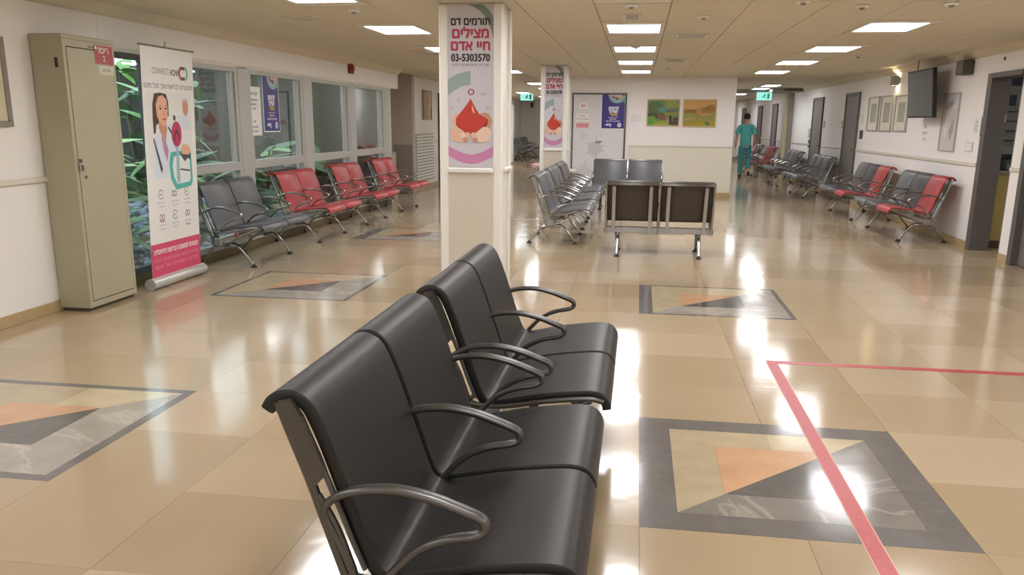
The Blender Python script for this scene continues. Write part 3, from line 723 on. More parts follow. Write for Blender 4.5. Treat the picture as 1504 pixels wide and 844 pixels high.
# ------------------------------------------------------------------ rear wall: door, pictures, sign
t = bpy.data.objects.new('door_1', None); COL.objects.link(t); t.location = (-1.40, BY, 0); t['kind'] = 'structure'
obj('door_leaf', bmf(bbox, .03, 1.10, -.03, -.002, .01, 2.07, .004), WHITEDOOR, t)
obj('door_frame', bmf(bbox, 0, .03, -.045, -.001, 0, 2.1, .004), DOORGREY, t); obj('door_frame', bmf(bbox, 1.10, 1.135, -.045, -.001, 0, 2.1, .004), DOORGREY, t); obj('door_frame', bmf(bbox, .03, 1.10, -.045, -.001, 2.07, 2.1, .004), DOORGREY, t)
b = bmesh.new(); cyl(b, (.53, -.06, 1.10), (.64, -.06, 1.12), .009, n=8); cyl(b, (.53, -.03, 1.10), (.53, -.06, 1.10), .012, n=8); obj('door_handle', b, ALU, t, 40)
def star(lab, x, z, r, n, m):
    t = thing('leaf_decal', lab, 'decal', (x, BY-.0312, z), ON_SOUTH, 'grey leaf prints on the white door')
    for k in range(n):
        a = 2*PI*k/n+.3; w = .16*r; d = (math.cos(a), math.sin(a)); q = (-d[1], d[0]); L_ = r*(1 if k % 2 == 0 else .72)
        flat('leaflet', [(0, 0), (d[0]*L_*.5+q[0]*w, d[1]*L_*.5+q[1]*w), (d[0]*L_, d[1]*L_), (d[0]*L_*.5-q[0]*w, d[1]*L_*.5-q[1]*w)], .0002*(k+1), m, t, .0003)
LEAFG = mat('decal_grey', '#c4c4c8', .5)
star('grey leaf print on the white door below the handle', -.90, .97, .24, 11, LEAFG); star('large grey leaf print low on the white door', -1.12, .42, .34, 11, mat('decal_grey_pale', '#cdcdd1', .5)); star('small faint leaf print under the pink notices on the white door', -1.16, 1.22, .13, 7, mat('decal_grey_pale', '#cdcdd1', .5))
def notice(x, z, w, h, m, lab, lines, tm, facing=ON_SOUTH, yy=BY-.031):
    t = thing('notice', lab, 'notice', (x, yy, z) if facing == ON_SOUTH else x, facing)
    board('sheet', -w/2, w/2, -h/2, h/2, 0, .0015, m, t)
    for s, sz, dy in lines: text('lettering', s, sz, tm, t, 0, dy, .0022, bold=.001)
    return t
PAPER = mat('paper_white', '#e8e6e2', .5); PINKP = mat('paper_pink', '#e3a3ac', .5); REDI = mat('ink_red', '#c4525c', .5); GREYI = mat('ink_grey', '#8f8d90', .5); NAVYI = mat('ink_navy', '#5b6080', .5)
notice(-1.17, 1.84, .17, .13, PAPER, 'small pale notice with a red word, topmost on the white door', [('אין', .08, 0)], REDI)
notice(-1.17, 1.60, .27, .17, PAPER, 'white notice with grey text on the white door, under the red word', [('נא לא', .04, .035), ('לעמוד ליד הדלת', .036, -.03)], GREYI)
notice(-1.17, 1.44, .27, .11, PINKP, 'pink notice on the white door, lowest of the three', [('אין כניסה', .06, 0)], REDI)
PUR = mat('poster_purple', '#3c2f80', .4); P_CY = mat('poster_cyan', '#7fb6cf', .4); P_PH = mat('poster_photo', '#b9b2ab', .5); P_YEL = mat('poster_yellow', '#c9ad4b', .5); P_WH = mat('poster_white', '#dcdce8', .5); P_GRN = mat('poster_green', '#4fae86', .5); P_DKB = mat('poster_photo_dark', '#5b4f50', .5)
def purple_poster(lab, loc, rot, w, h):
    t = thing('purple_poster', lab, 'poster', loc, rot, 'purple hospital posters')
    board('border', -w/2-.015, w/2+.015, -h/2-.015, h/2+.015, 0, .001, PAPER, t)
    board('sheet', -w/2, w/2, -h/2, h/2, .001, .002, PUR, t)
    z = .0025; X = lambda u: -w/2+u*w; Y = lambda v: -h/2+v*h
    F = lambda nm, pts, m, l=0: flat(nm, [(X(u), Y(v)) for u, v in pts], z+l*.0007, m, t)
    def arc(r): return [(.66+r*math.cos(math.radians(a)), 1-.0-.68*r*abs(math.sin(math.radians(a)))) for a in range(180, 361, 12) if .66+r*math.cos(math.radians(a)) <= 1.0]
    F('cyan_ring', [(.66-.40, 1)]+[p for p in arc(.40)]+[(1, .73), (1, 1)], P_CY)
    F('green_corner', [(.86, .82), (1, .88), (1, .76), (.93, .75)], P_GRN, 1)
    F('photo', [(.66-.33, 1)]+[p for p in arc(.33)]+[(1, .82), (1, 1)], P_PH, 1)
    F('photo_hand', [(.50, .95), (.58, .97), (.66, .93), (.64, .88), (.55, .87), (.49, .90)], P_SKIN, 2); F('photo_hand', [(.72, .96), (.84, .97), (.88, .92), (.80, .88), (.71, .90)], P_SKIN, 2)
    F('photo_dark_patch', [(.44, .93), (.49, .94), (.53, .90), (.60, .895), (.66, .90), (.70, .87), (.74, .89), (.70, .84), (.64, .82), (.60, .86), (.50, .875), (.44, .90)], P_DKB, 3); F('photo_dark_patch', [(.86, .97), (.98, .985), (.98, .95), (.90, .94)], P_DKB, 3)
    text('lettering', 'לביטחון', h*.13, P_WH, t, X(.52), Y(.585), z+.001, bold=.004, width=w*.44); text('lettering', 'המידע', h*.12, P_WH, t, X(.52), Y(.49), z+.001, bold=.004, width=w*.36); text('lettering', 'נזכור', h*.11, P_YEL, t, X(.52), Y(.40), z+.001, bold=.004, width=w*.32)
    F('text_rule', [(.28, .325), (.74, .325), (.74, .315), (.28, .315)], P_WH)
    text('small_print', 'בית חולים', h*.05, P_WH, t, X(.5), Y(.27), z+.001, bold=.001); text('small_print', 'שומרים על הבריאות', h*.05, P_WH, t, X(.5), Y(.21), z+.001, bold=.001)
    F('logo_mark', [(.15, .10), (.25, .14), (.34, .14), (.34, .09), (.2, .085)], P_WH); F('logo_mark', [(.36, .14), (.42, .14), (.42, .05), (.36, .05)], P_WH)
    F('seal', [(.79+.09*math.cos(a*PI/9), .10+.065*math.sin(a*PI/9)) for a in range(18)], P_WH); F('seal_centre', [(.79+.03*math.cos(a*PI/5), .10+.022*math.sin(a*PI/5)) for a in range(10)], GREYI, 1)
purple_poster('purple poster with white and yellow text on the white rear door', (-.54, BY-.0315, 1.735), ON_SOUTH, .47, .70)
purple_poster('purple poster taped inside the second large window', (WX+.001, 10.09, 1.70), ON_LEFT, .44, .68)
t = notice((WX+.001, 9.60, 1.59), 0, .38, .56, PAPER, 'white paper notice taped to the window beside the purple poster', [('לקהל הפונים', .04, .20), ('שעות הקבלה', .035, .13), ('בין השעות', .035, .08), ('ימים א-ה', .03, .03), ('תודה', .035, -.12), ('הנהלת המרפאה', .03, -.18), ('המרכז הרפואי', .03, -.23)], NAVYI, ON_LEFT)
GOLD = mat('pale_wood_frame', '#cdb489', .4)
def painting(lab, x0, x1, z0, z1, bgm, shapes):
    w, h = x1-x0, z1-z0; t = thing('framed_painting', lab, 'painting', ((x0+x1)/2, BY-.002, (z0+z1)/2), ON_SOUTH, 'landscape paintings on the rear wall')
    for a in ((-w/2, w/2, h/2-.022, h/2), (-w/2, w/2, -h/2, -h/2+.022), (-w/2, -w/2+.022, -h/2+.022, h/2-.022), (w/2-.022, w/2, -h/2+.022, h/2-.022)): board('frame_bar', a[0], a[1], a[2], a[3], 0, .025, GOLD, t, .004)
    w -= .044; h -= .044; board('canvas', -w/2, w/2, -h/2, h/2, 0, .012, bgm, t)
    for i, (pts, c) in enumerate(shapes):
        flat('painted_area', [(-w/2+u*w, -h/2+v*h) for u, v in pts], .0122+.0002*i, mat('paint_'+c, '#'+c, .5, noise=.3, nscale=25), t, .0003)
painting('green landscape painting, left of the pair on the rear wall', .155, .825, 1.44, 1.985, mat('paint_sky_green', '#6d8a55', .5, noise=.35, nscale=8),
         [([(.5, 1), (1, 1), (1, .72), (.62, .7)], '8f9a4a'), ([(0, .9), (.3, .95), (.5, .8), (.45, .6), (0, .62)], '557049'), ([(0, .65), (.3, .68), (.6, .58), (1, .72), (1, .45), (0, .42)], '5c6638'), ([(.3, .66), (.45, .72), (.62, .62), (.6, .5), (.42, .5)], '4f8f86'), ([(.68, .6), (.86, .68), (1, .66), (1, .58), (.72, .54)], '5f7a80'),
          ([(0, .45), (.25, .5), (.36, .42), (.4, .25), (0, .3)], '3d4a26'), ([(.3, .42), (.52, .46), (.6, .35), (.56, .2), (.34, .22)], '7c5a4c'), ([(.5, .5), (1, .55), (1, .42), (.6, .4)], '8d8a3a'), ([(0, .34), (.2, .38), (.3, .24), (.62, .16), (.68, 0), (0, 0)], '6f9a32'), ([(0, .16), (.14, .18), (.18, .06), (0, .06)], '3f9f3d'), ([(.22, .08), (.45, .18), (.66, .12), (.7, 0), (.2, 0)], '9aa03a'), ([(.7, .38), (.78, .4), (.8, .02), (.72, .02)], '3a2d22'), ([(.58, .22), (.7, .26), (.72, .1), (.64, .08)], 'a08a76'), ([(.82, .3), (1, .34), (1, 0), (.8, .0)], '4d4638')])
painting('orange landscape painting, right of the pair on the rear wall', .89, 1.565, 1.43, 1.985, mat('paint_sky_peach', '#cf9f63', .5, noise=.18, nscale=5),
         [([(0, .65), (.4, .66), (.62, .72), (.85, .85), (1, .82), (1, .5), (0, .45)], 'a17f3e'), ([(0, .64), (.38, .64), (.42, .5), (0, .48)], '8b7233'), ([(.4, .66), (.52, .66), (.6, .35), (.42, .38)], 'c08850'), ([(.55, .7), (.8, .8), (1, .7), (1, .58), (.7, .6)], '97743a'), ([(0, .48), (.3, .5), (.6, .42), (1, .5), (1, .1), (0, .1)], '94904e'), ([(0, .3), (.3, .36), (.42, .32), (.3, .24), (.05, .2)], 'a89a5c'), ([(0, .12), (.4, .2), (1, .22), (1, 0), (0, 0)], 'a8962e'), ([(.0, .1), (.2, .12), (.24, 0), (0, 0)], 'b98a45'), ([(.68, .16), (.82, .19), (.84, .03), (.7, .03)], '4c7a45')])
obj_l = tag(obj('wall_ledge', bmf(bbox, -1.47, -1.26, BY-.16, BY-.001, .46, .54, .03), WHITE, smooth=50), 'small rounded white ledge low between rear column and white door', 'ledge')
# faint small sign beside the rear door
notice(-.06, 1.60, .2, .14, mat('faint_grey_sign', '#e6e4e2', .5), 'faint pale sign on the rear wall right of the white door', [], GREYI, ON_SOUTH, BY-.003)

# ------------------------------------------------------------------ locker (left)
lk = thing('metal_locker', 'tall khaki steel locker with a padlock against the left wall', 'locker', (-4.49, 5.90, 0))
D, Wd, Hh = .26, .63, 2.10
b = bmesh.new(); box(b, 0, D-.02, 0, .012, .03, Hh-.02); box(b, 0, D-.02, Wd-.012, Wd, .03, Hh-.02); box(b, 0, .012, .012, Wd-.012, .03, Hh-.02); box(b, .012, D-.02, .012, Wd-.012, .03, .045)
obj('body', b, LOCKER, lk)
obj('top_cap', bmf(bbox, -.004, D+.006, -.008, Wd+.008, Hh-.035, Hh, .006), LOCKER, lk)
b = bmesh.new(); box(b, D-.02, D, 0, .035, .03, Hh-.035); box(b, D-.02, D, Wd-.03, Wd, .03, Hh-.035); box(b, D-.02, D, .035, Wd-.03, .03, .075); box(b, D-.02, D, .035, Wd-.03, Hh-.085, Hh-.035); obj('front_frame', b, LOCKER, lk)
dr = obj('door', bmf(bbox, D-.016, D+.004, .042, Wd-.036, .082, Hh-.092, .003), LOCKER, lk)
obj('door_gap', bmf(box, D-.02, D-.018, .035, Wd-.03, .075, Hh-.085), LOCKERD, lk)
b = bmesh.new(); bbox(b, D, D+.012, .02, .075, 1.16, 1.19, .003); obj('hasp', b, CHROME, lk)
b = bmesh.new(); bbox(b, D+.010, D+.028, .03, .065, 1.10, 1.145, .004); sweep(b, [Vector((D+.019, 0, 1.145)), Vector((D+.019, 0, 1.18))], .004, .004, 8); obj('padlock', b, CHROME, lk)
b = bmesh.new(); cyl(b, (D+.003, .10, 1.05), (D+.014, .10, 1.05), .012, n=12); obj('lock_cylinder', b, ALU, lk, 40)
obj('base_plinth', bmf(box, .01, D-.025, .01, Wd-.01, 0, .03), mat('dark_base_brown', '#4a4334', .7), lk)  # dark brown base under the locker body
b = bmesh.new(); bbox(b, D-.01, D+.004, .30, .38, Hh-.075, Hh-.065, .002); obj('latch_slot', b, LOCKERD, lk)
obj('vent_slot', bmf(box, D-.075, D-.05, -.001, .003, 1.86, 1.93), BLACK, lk)
# sticker on the locker door
t = thing('red_sticker', 'red square sticker with white lettering at the top of the khaki locker door', 'sticker', (-4.49+D+.0045, 6.385, 1.985), ON_LEFT)
STR = mat('sticker_red', '#a93f3d', .4)
board('sheet', -.115, .115, -.075, .065, 0, .001, STR, t); text('lettering', 'ריכוז', .07, PAPER, t, .0, .028, .0016, bold=.001); text('lettering', '2', .06, PAPER, t, .0, -.035, .0016, bold=.001)
flat('dot', ellipse(-.095, .045, .014, .014, n=12), .001, PAPER, t)
t = notice((-4.49+D+.0045, 6.40, 1.865), 0, .19, .07, mat('label_cream', '#cfcbb4', .5), 'cream paper label under the red sticker on the locker', [('ארון ציוד', .03, 0)], GREYI, ON_LEFT)
# framed picture cut off at the left
t = thing('framed_picture', 'pale framed picture cut off by the left edge above the wall rail', 'picture', (LX+.001, 5.26, 1.74), ON_LEFT)
FRG = mat('frame_greybrown', '#8d877b', .4)
for a in ((-.36, .36, .27, .31), (-.36, .36, -.31, -.27), (-.36, -.32, -.27, .27), (.32, .36, -.27, .27)): board('frame_bar', a[0], a[1], a[2], a[3], 0, .025, FRG, t, .005)
board('mount', -.32, .32, -.27, .27, 0, .010, mat('mount_cream', '#cdc7a8', .5), t); board('print', -.2, .2, -.17, .17, .010, .011, mat('print_sepia', '#b3aa8c', .5, noise=.3, nscale=12), t)

# ------------------------------------------------------------------ roll-up banner
bn = thing('rollup_banner', 'white roll-up banner with a doctor photo and a pink foot beside the locker', 'banner', (-4.245, 7.225, 0), (PI/2+.038, 0, PI/2))
BW = .45; BM = mat('banner_white', '#e6e4df', .45)
bd = obj('sheet', bmf(box, -.425, .425, .09, 2.10, -.001, .001), BM, bn)
b = bmesh.new(); cyl(b, (-BW-.01, .052, 0), (BW+.01, .052, 0), .05, n=20); obj('base_cassette', b, mat('satin_silver', '#c9c8c2', .35, .5), bn, 40)
for s in (-1, 1):
    b = bmesh.new(); cyl(b, (s*(BW+.01), .052, 0), (s*(BW+.018), .052, 0), .053, n=20); obj('end_cap', b, mat('grey_cap', '#aaa9a4', .4), bn, 40)
b = bmesh.new(); cyl(b, (-.445, 2.105, 0), (.445, 2.105, 0), .009, n=8); obj('top_rail', b, ALU, bn, 40)
b = bmesh.new(); cyl(b, (0, .06, -.02), (0, 2.16, -.02), .008, n=8); obj('support_pole', b, ALU, bn, 40)
for s in (-.28, .28): obj('foot', bmf(bbox, s-.012, s+.012, .0, .006, -.02, .17, .002), ALU, bn)
PK = mat('banner_pink', '#d34a6d', .45); BT = mat('banner_teal', '#4fb3a4', .45); HAIR = mat('print_hair', '#4a342c', .5); FACE = mat('print_face', '#dfab8e', .5); FACE2 = mat('print_face_shadow', '#c98f72', .5); LIPS = mat('print_lips', '#b65a5c', .5); COATM = mat('print_coat', '#d5dce6', .5); DK = mat('print_dark', '#4c4a50', .5); SCARF = mat('print_magenta', '#b8305c', .5)
z0 = .0012
def F(nm, pts, m, l=0): return flat(nm, pts, z0+l*.0006, m, bn, .0005)
F('pink_panel', [(-.425, .105), (.425, .105), (.425, .40), (-.425, .40)], PK)
text('lettering', 'הצטרפו למהפכת הבריאות הדיגיטלית', .066, PAPER, bn, 0, .325, z0+.001, bold=.0012, width=.76)
text('lettering', 'שירותי רפואה מתקדמים עד הבית', .045, PINKP, bn, 0, .25, z0+.001, width=.76); text('lettering', 'סרקו והצטרפו עוד היום', .045, PINKP, bn, 0, .19, z0+.001, width=.74)
# logo
text('lettering', 'CONNECT', .075, GREYI, bn, -.13, 1.90, z0+.001, width=.27); text('lettering', 'שיבא', .08, DK, bn, .10, 1.90, z0+.001, width=.14, bold=.001)
F('logo_ring', ellipse(.225, 1.90, .055, .062, 60, 300, inner=.55), mat('logo_crimson', '#b23558', .45)); F('logo_ring', ellipse(.275, 1.90, .055, .062, -120, 120, inner=.55), mat('logo_teal', '#6fb09c', .45), 1)
F('logo_link', ellipse(.25, 1.945, .02, .014, n=10), DK, 2); F('logo_link', ellipse(.25, 1.855, .02, .014, n=10), DK, 2)
text('lettering', 'מתחברים לבריאות שלך מכל מקום', .06, GREYI, bn, 0, 1.775, z0+.001, width=.80, bold=.0008)
# photo of the doctor
F('backdrop', [(-.38, 1.06), (.36, 1.06), (.36, 1.72), (-.38, 1.72)], mat('print_backdrop', '#dfe0da', .5))
F('coat', [(-.30, 1.30), (-.14, 1.44), (-.02, 1.46), (.12, 1.36), (.20, 1.24), (.22, 1.02), (-.05, 1.02), (-.12, .98), (-.30, .98)], COATM, 1)
F('hair', [(-.29, 1.50), (-.285, 1.62), (-.25, 1.71), (-.16, 1.72), (-.06, 1.71), (-.03, 1.64), (-.03, 1.52), (-.1, 1.5), (-.24, 1.44), (-.25, 1.38), (-.285, 1.36)], HAIR, 2)
F('neck', [(-.20, 1.50), (-.08, 1.48), (-.07, 1.40), (-.10, 1.30), (-.18, 1.38), (-.2, 1.42)], FACE2, 3)
F('face', [(-.235, 1.62), (-.19, 1.685), (-.12, 1.70), (-.06, 1.66), (-.045, 1.58), (-.055, 1.50), (-.085, 1.445), (-.125, 1.43), (-.18, 1.46), (-.225, 1.52)], FACE, 4)
for ex in (-.165, -.075): F('eye', ellipse(ex, 1.585, .018, .009, n=12), HAIR, 5); F('eyebrow', [(ex-.025, 1.607), (ex, 1.615), (ex+.025, 1.607), (ex, 1.610)], HAIR, 5)
F('nose', [(-.115, 1.58), (-.098, 1.53), (-.125, 1.525)], FACE2, 5); F('lips', ellipse(-.11, 1.492, .026, .010, n=12), LIPS, 5)
F('stethoscope', [(-.30, 1.32), (-.285, 1.33), (-.17, 1.06), (-.19, 1.02), (-.21, 1.06)], DK, 3); F('stethoscope', [(-.06, 1.42), (-.045, 1.43), (.06, 1.34), (.05, 1.32)], DK, 3)
F('blouse', [(-.17, 1.36), (-.10, 1.30), (-.06, 1.22), (-.09, 1.12), (-.14, 1.22)], mat('print_blouse', '#b98aa8', .5), 3)
F('magnifier_disc', ellipse(.085, 1.36, .085, .115), SCARF, 5); F('magnifier_core', ellipse(.085, 1.33, .045, .07), HAIR, 6); F('magnifier_core', ellipse(.085, 1.31, .03, .055), SCARF, 7)
F('syringe', [(.065, 1.25), (.105, 1.25), (.115, .95), (.085, .90), (.055, .95)], mat('print_syringe', '#9bb6be', .5), 6)
F('tablet', [(-.06, 1.10), (-.03, 1.20), (.32, 1.22), (.34, .93), (.31, .88), (.04, .86), (-.04, .96)], BT, 4); F('tablet_screen', [(-.01, 1.08), (.02, 1.16), (.29, 1.18), (.30, .95), (.28, .92), (.06, .91), (.01, .98)], mat('print_screen', '#dfe3e2', .5), 5)
F('hand', [(.14, 1.22), (.19, 1.27), (.28, 1.26), (.32, 1.2), (.28, 1.17), (.16, 1.18)], FACE, 7); F('tool', [(.13, 1.18), (.15, 1.20), (.31, 1.19), (.31, 1.12), (.26, 1.14), (.21, 1.11), (.17, 1.14)], DK, 6); F('tool', [(.12, 1.05), (.29, 1.03), (.29, 1.015), (.12, 1.035)], DK, 6)
F('man_head', ellipse(.26, 1.60, .05, .075), FACE2, 2); F('man_hair', ellipse(.26, 1.655, .045, .025, 0, 180), mat('print_greyhair', '#c9c3bb', .5), 3); F('man_shirt', [(.13, 1.52), (.22, 1.53), (.33, 1.52), (.35, 1.40), (.13, 1.40)], mat('print_shirt', '#d3d8e0', .5), 1); F('dark_spot', ellipse(.06, 1.505, .022, .026, n=12), mat('print_olive', '#4c5a3c', .5), 3)
# icons in two rows of three
for r_, yy in enumerate((.80, .60)):
    for c_, xx in enumerate((-.22, 0, .22)):
        if (r_ + c_) % 2 == 0:
            F('icon', ellipse(xx, yy+.035, .04, .045, 20, 330, inner=.8), GREYI); F('icon', [(xx-.02, yy+.03), (xx+.02, yy+.03), (xx+.02, yy+.04), (xx-.02, yy+.04)], GREYI)
        else:
            F('icon', ellipse(xx-.02, yy+.03, .022, .03, inner=.6), GREYI); F('icon', ellipse(xx+.022, yy+.03, .022, .03, inner=.6), GREYI)
        if (r_, c_) == (1, 0): F('icon', [(xx-.04, yy-.01), (xx+.04, yy-.01), (xx+.04, yy), (xx-.04, yy)], mat('ink_red', '#c4525c', .5), 1)
        text('icon_caption', 'שירות רפואי', .024, GREYI, bn, xx, yy-.04, z0+.001); text('icon_caption', 'זמין תמיד', .024, GREYI, bn, xx, yy-.075, z0+.001)

# ------------------------------------------------------------------ left wall details
t = thing('fire_alarm_sounder', 'dark red alarm sounder high on the header above the left windows', 'alarm', (LX+.002, 13.05, 2.28), ON_LEFT)
b = bmesh.new(); bbox(b, -.085, .085, -.075, .075, 0, .05, .01); obj('housing', b, mat('alarm_red', '#7d1f1c', .4), t)
b = bmesh.new(); cyl(b, (0, 0, .05), (0, 0, .075), .055, .04, 18); obj('horn', b, mat('alarm_red', '#7d1f1c', .4), t, 40)
t = thing('louvre_panel', 'white slatted louvre panel low on the left wall beyond the windows', 'louvre', (-4.775, 18.85, .18), ON_LEFT)
board('backing', -.82, .82, 0, 1.04, 0, .004, mat('louvre_shade', '#b3afa2', .6), t)
for k in range(15):
    b = bmesh.new(); z_ = .03+k*.067; v = [(-.80, z_, .004), (.80, z_, .004), (.80, z_+.052, .03), (-.80, z_+.052, .03)]
    bbox(b, -.80, .80, z_, z_+.045, .006, .028, .008); obj('slat', b, WHITE, t)
t = thing('framed_canvas', 'narrow brown canvas picture on the white wall above the louvre panel', 'picture', (-4.779, 19.0, 1.85), ON_LEFT)
board('canvas', -.36, .36, -.32, .32, 0, .05, mat('canvas_brown', '#a98f6a', .6, noise=.35, nscale=4), t, .004)
board('painted_band', .05, .20, -.31, .31, .05, .0505, mat('paint_pale', '#c9b49a', .6), t); board('painted_band', .22, .355, -.31, -.05, .05, .0505, mat('paint_navy', '#474a63', .6), t)
b = bpy.data.objects.new('door_2', None); COL.objects.link(b); b.location = (-4.78, 20.15, 0); b['kind'] = 'structure'
obj('door_frame', bmf(bbox, -.001, .04, 0, .06, 0, 2.15, .004), DOORGREY, b); obj('door_frame', bmf(bbox, -.001, .04, 1.0, 1.06, 0, 2.15, .004), DOORGREY, b); obj('door_frame', bmf(bbox, -.001, .04, .06, 1.0, 2.09, 2.15, .004), DOORGREY, b); obj('door_leaf', bmf(bbox, 0, .02, .06, 1.0, .01, 2.09, .003), WHITEDOOR, b)
t = thing('water_dispenser', 'slim beige dispenser standing in the recess past the last window', 'dispenser', (-5.16, 17.55, 0))
b = bmesh.new(); bbox(b, -.07, .07, -.12, .12, .0, .50, .012); obj('cabinet', b, mat('beige_plastic', '#cfc6ad', .45), t)
b = bmesh.new(); bbox(b, -.055, .055, -.10, .10, .50, .86, .02); obj('upper_body', b, mat('beige_plastic', '#cfc6ad', .45), t)
obj('side_panel', bmf(bbox, -.10, -.072, -.11, .11, .0, .84, .004), DKGREY, t)
# white partition at the end of the left corridor
struct('trim_40', bmf(bbox, -4.78, -4.55, 30.6, 31.2, .05, 2.1, .01), WHITE)
def exit_sign(lab, x, y, z, w, h):
    t = thing('exit_sign', lab, 'sign', (x, y, z), ON_SOUTH, 'green exit signs')
    obj('lit_panel', bmf(bbox, -w/2, w/2, -h/2, h/2, 0, .03, .004), emit('exit_green', '#a4f0e2', .95), t)
    EW = mat('exit_dark', '#2c9b80', .5)
    # running figure and door
    flat('running_figure', [(-.02*w/.4, .02), (.01, .05), (.05, .03), (.02, 0), (.05, -.05), (.02, -.05), (0, -.01), (-.04, -.05), (-.06, -.03)], .031, EW, t); flat('running_figure', ellipse(.02, .065, .012, .012, n=10), .031, EW, t)
    flat('doorway', [(.08, -.07), (.14, -.07), (.14, .07), (.08, .07)], .031, EW, t)
    obj('hanger', bmf(box, -.01, .01, h/2, CH-z, .005, .02), ALU, t)
exit_sign('green exit sign hanging in the left corridor between the columns', -3.33, 25.5, 2.22, .38, .20)
exit_sign('green exit sign hanging at the grey portal of the right corridor', 3.33, 24.2, 2.24, .40, .21)
t = tag(obj('alarm_bell', bmf(bbox, -4.78, -4.66, 37.9, 37.995, 2.12, 2.34, .01), mat('alarm_dark', '#3a2a28', .5)), 'small dark wall device below the left exit sign', 'alarm')
struct('wall_stub', bmf(box, -5.2, -3.9, 38.0, 38.2, 0, CH), WALL)

# ------------------------------------------------------------------ right wall details
def rdoor(n, y0, y1, leafm=DOORDK, fd=.035, ztop=2.12, leafoff=0):
    t = bpy.data.objects.new(f'door_{n}', None); COL.objects.link(t); t.location = (RX, y0, 0); t['kind'] = 'structure'; L_ = y1-y0
    obj('door_frame', bmf(bbox, -fd, .002, 0, .07, 0, ztop, .004), DOORGREY, t); obj('door_frame', bmf(bbox, -fd, .002, L_-.07, L_, 0, ztop, .004), DOORGREY, t); obj('door_frame', bmf(bbox, -fd, .002, .07, L_-.07, ztop-.07, ztop, .004), DOORGREY, t)
    obj('door_leaf', bmf(bbox, -.02, .002, .07, L_-.07, .01, ztop-.07, .003), leafm, t)
    b = bmesh.new(); cyl(b, (-.05, .15, 1.03), (-.05, .27, 1.03), .010, n=8); cyl(b, (-.02, .15, 1.03), (-.05, .15, 1.03), .012, n=8); obj('door_handle', b, ALU, t, 40)
rdoor(3, 17.25, 18.35); rdoor(4, 20.5, 21.65); rdoor(5, 27.0, 28.0); rdoor(6, 30.3, 31.3); rdoor(7, 35, 36)
t = bpy.data.objects.new('door_8', None); COL.objects.link(t); t.location = (RX, 10.27, 0); t['kind'] = 'structure'
obj('door_frame', bmf(bbox, -.03, .20, .80, .93, 0, 2.12, .006), DOORGREY, t); obj('door_frame', bmf(bbox, -.03, .22, 0, .80, 2.06, 2.12, .006), DOORGREY, t); obj('door_frame', bmf(bbox, .0, .22, -.001, .03, 0, 2.06, .006), DOORGREY, t)
obj('hinge', bmf(bbox, .17, .19, .79, .80, 1.55, 1.65, .002), ALU, t)
t = bpy.data.objects.new('door_9', None); COL.objects.link(t); t.location = (RX, 8.88, 0); t['kind'] = 'structure'
obj('door_frame', bmf(bbox, -.03, .2, 1.0, 1.1, 0, 2.12, .006), DOORGREY, t); obj('door_frame', bmf(bbox, -.03, .2, 0, .1, 0, 2.12, .006), DOORGREY, t); obj('door_frame', bmf(bbox, -.03, .2, .1, 1.0, 2.02, 2.12, .006), DOORGREY, t); obj('door_leaf', bmf(bbox, .05, .09, .1, 1.0, .01, 2.02, .004), DOORDK, t)
# reception room seen through the open door
YEL = mat('yellow_laminate', '#a8965a', .45, noise=.06)
t = thing('reception_counter', 'yellow laminate reception counter inside the doorway at the right', 'counter', (4.385, 11.28, 0))
obj('front_panel', bmf(bbox, .02, 1.8, 0, .5, .10, .93, .005), YEL, t); obj('plinth', bmf(box, .03, 1.8, .02, .45, 0, .10), mat('plinth_brown', '#4a4030', .5), t); obj('worktop', bmf(bbox, .0, 1.82, -.02, .55, .93, .965, .005), mat('worktop_grey', '#8a857b', .4), t)
t = thing('desk_printer', 'dark office printer on the reception counter inside the doorway', 'printer', (4.68, 11.5, .965))
obj('body', bmf(bbox, -.14, .3, -.14, .16, 0, .14, .012), DKGREY, t); obj('scanner_lid', bmf(bbox, -.14, .3, -.14, .16, .145, .20, .012), BLACK, t); obj('paper_tray', bmf(bbox, -.12, .28, -.155, -.135, .02, .08, .004), mat('tray_grey', '#77756f', .5), t)
t = thing('monitor', 'pale monitor edge-on beside the printer on the reception counter', 'monitor', (4.46, 11.62, .965))
obj('screen_housing', bmf(bbox, -.03, .02, -.14, .14, .09, .48, .01), mat('monitor_beige', '#bdb9ae', .5), t); obj('stand', bmf(bbox, -.02, .015, -.03, .03, 0, .1, .004), DKGREY, t)
t = thing('yellow_wall_panel', 'narrow yellow panel on the reception room wall', 'panel', (4.82, 12.98, 1.2)); obj('panel', bmf(bbox, -.12, .06, -.02, .015, -.1, 1.05, .004), YEL, t)
t = thing('blue_sign', 'dark blue sign high in the reception room', 'sign', (5.25, 12.98, 2.16)); obj('panel', bmf(bbox, -.38, .5, -.02, .015, -.10, .10, .004), mat('sign_navy', '#27324c', .5), t)
t = thing('wall_file_rack', 'grey file rack of slots on the reception room wall', 'rack', (5.12, 12.98, 1.55))
obj('back_plate', bmf(bbox, -.14, .14, -.01, .015, -.3, .42, .004), mat('rack_grey', '#9a9a90', .5), t); obj('black_box', bmf(bbox, -.08, .08, -.04, -.01, .24, .38, .004), BLACK, t)
for k in range(4): obj('shelf_slot', bmf(bbox, -.12, .12, -.06, -.01, -.24+.13*k, -.225+.13*k, .003), DKGREY, t)
dup(s2, (5.6, 10.4, CH-.022), 0, 'unseen ceiling light added to brighten the reception room', 'added reception room light')  # unseen fitting added because the room came out dark
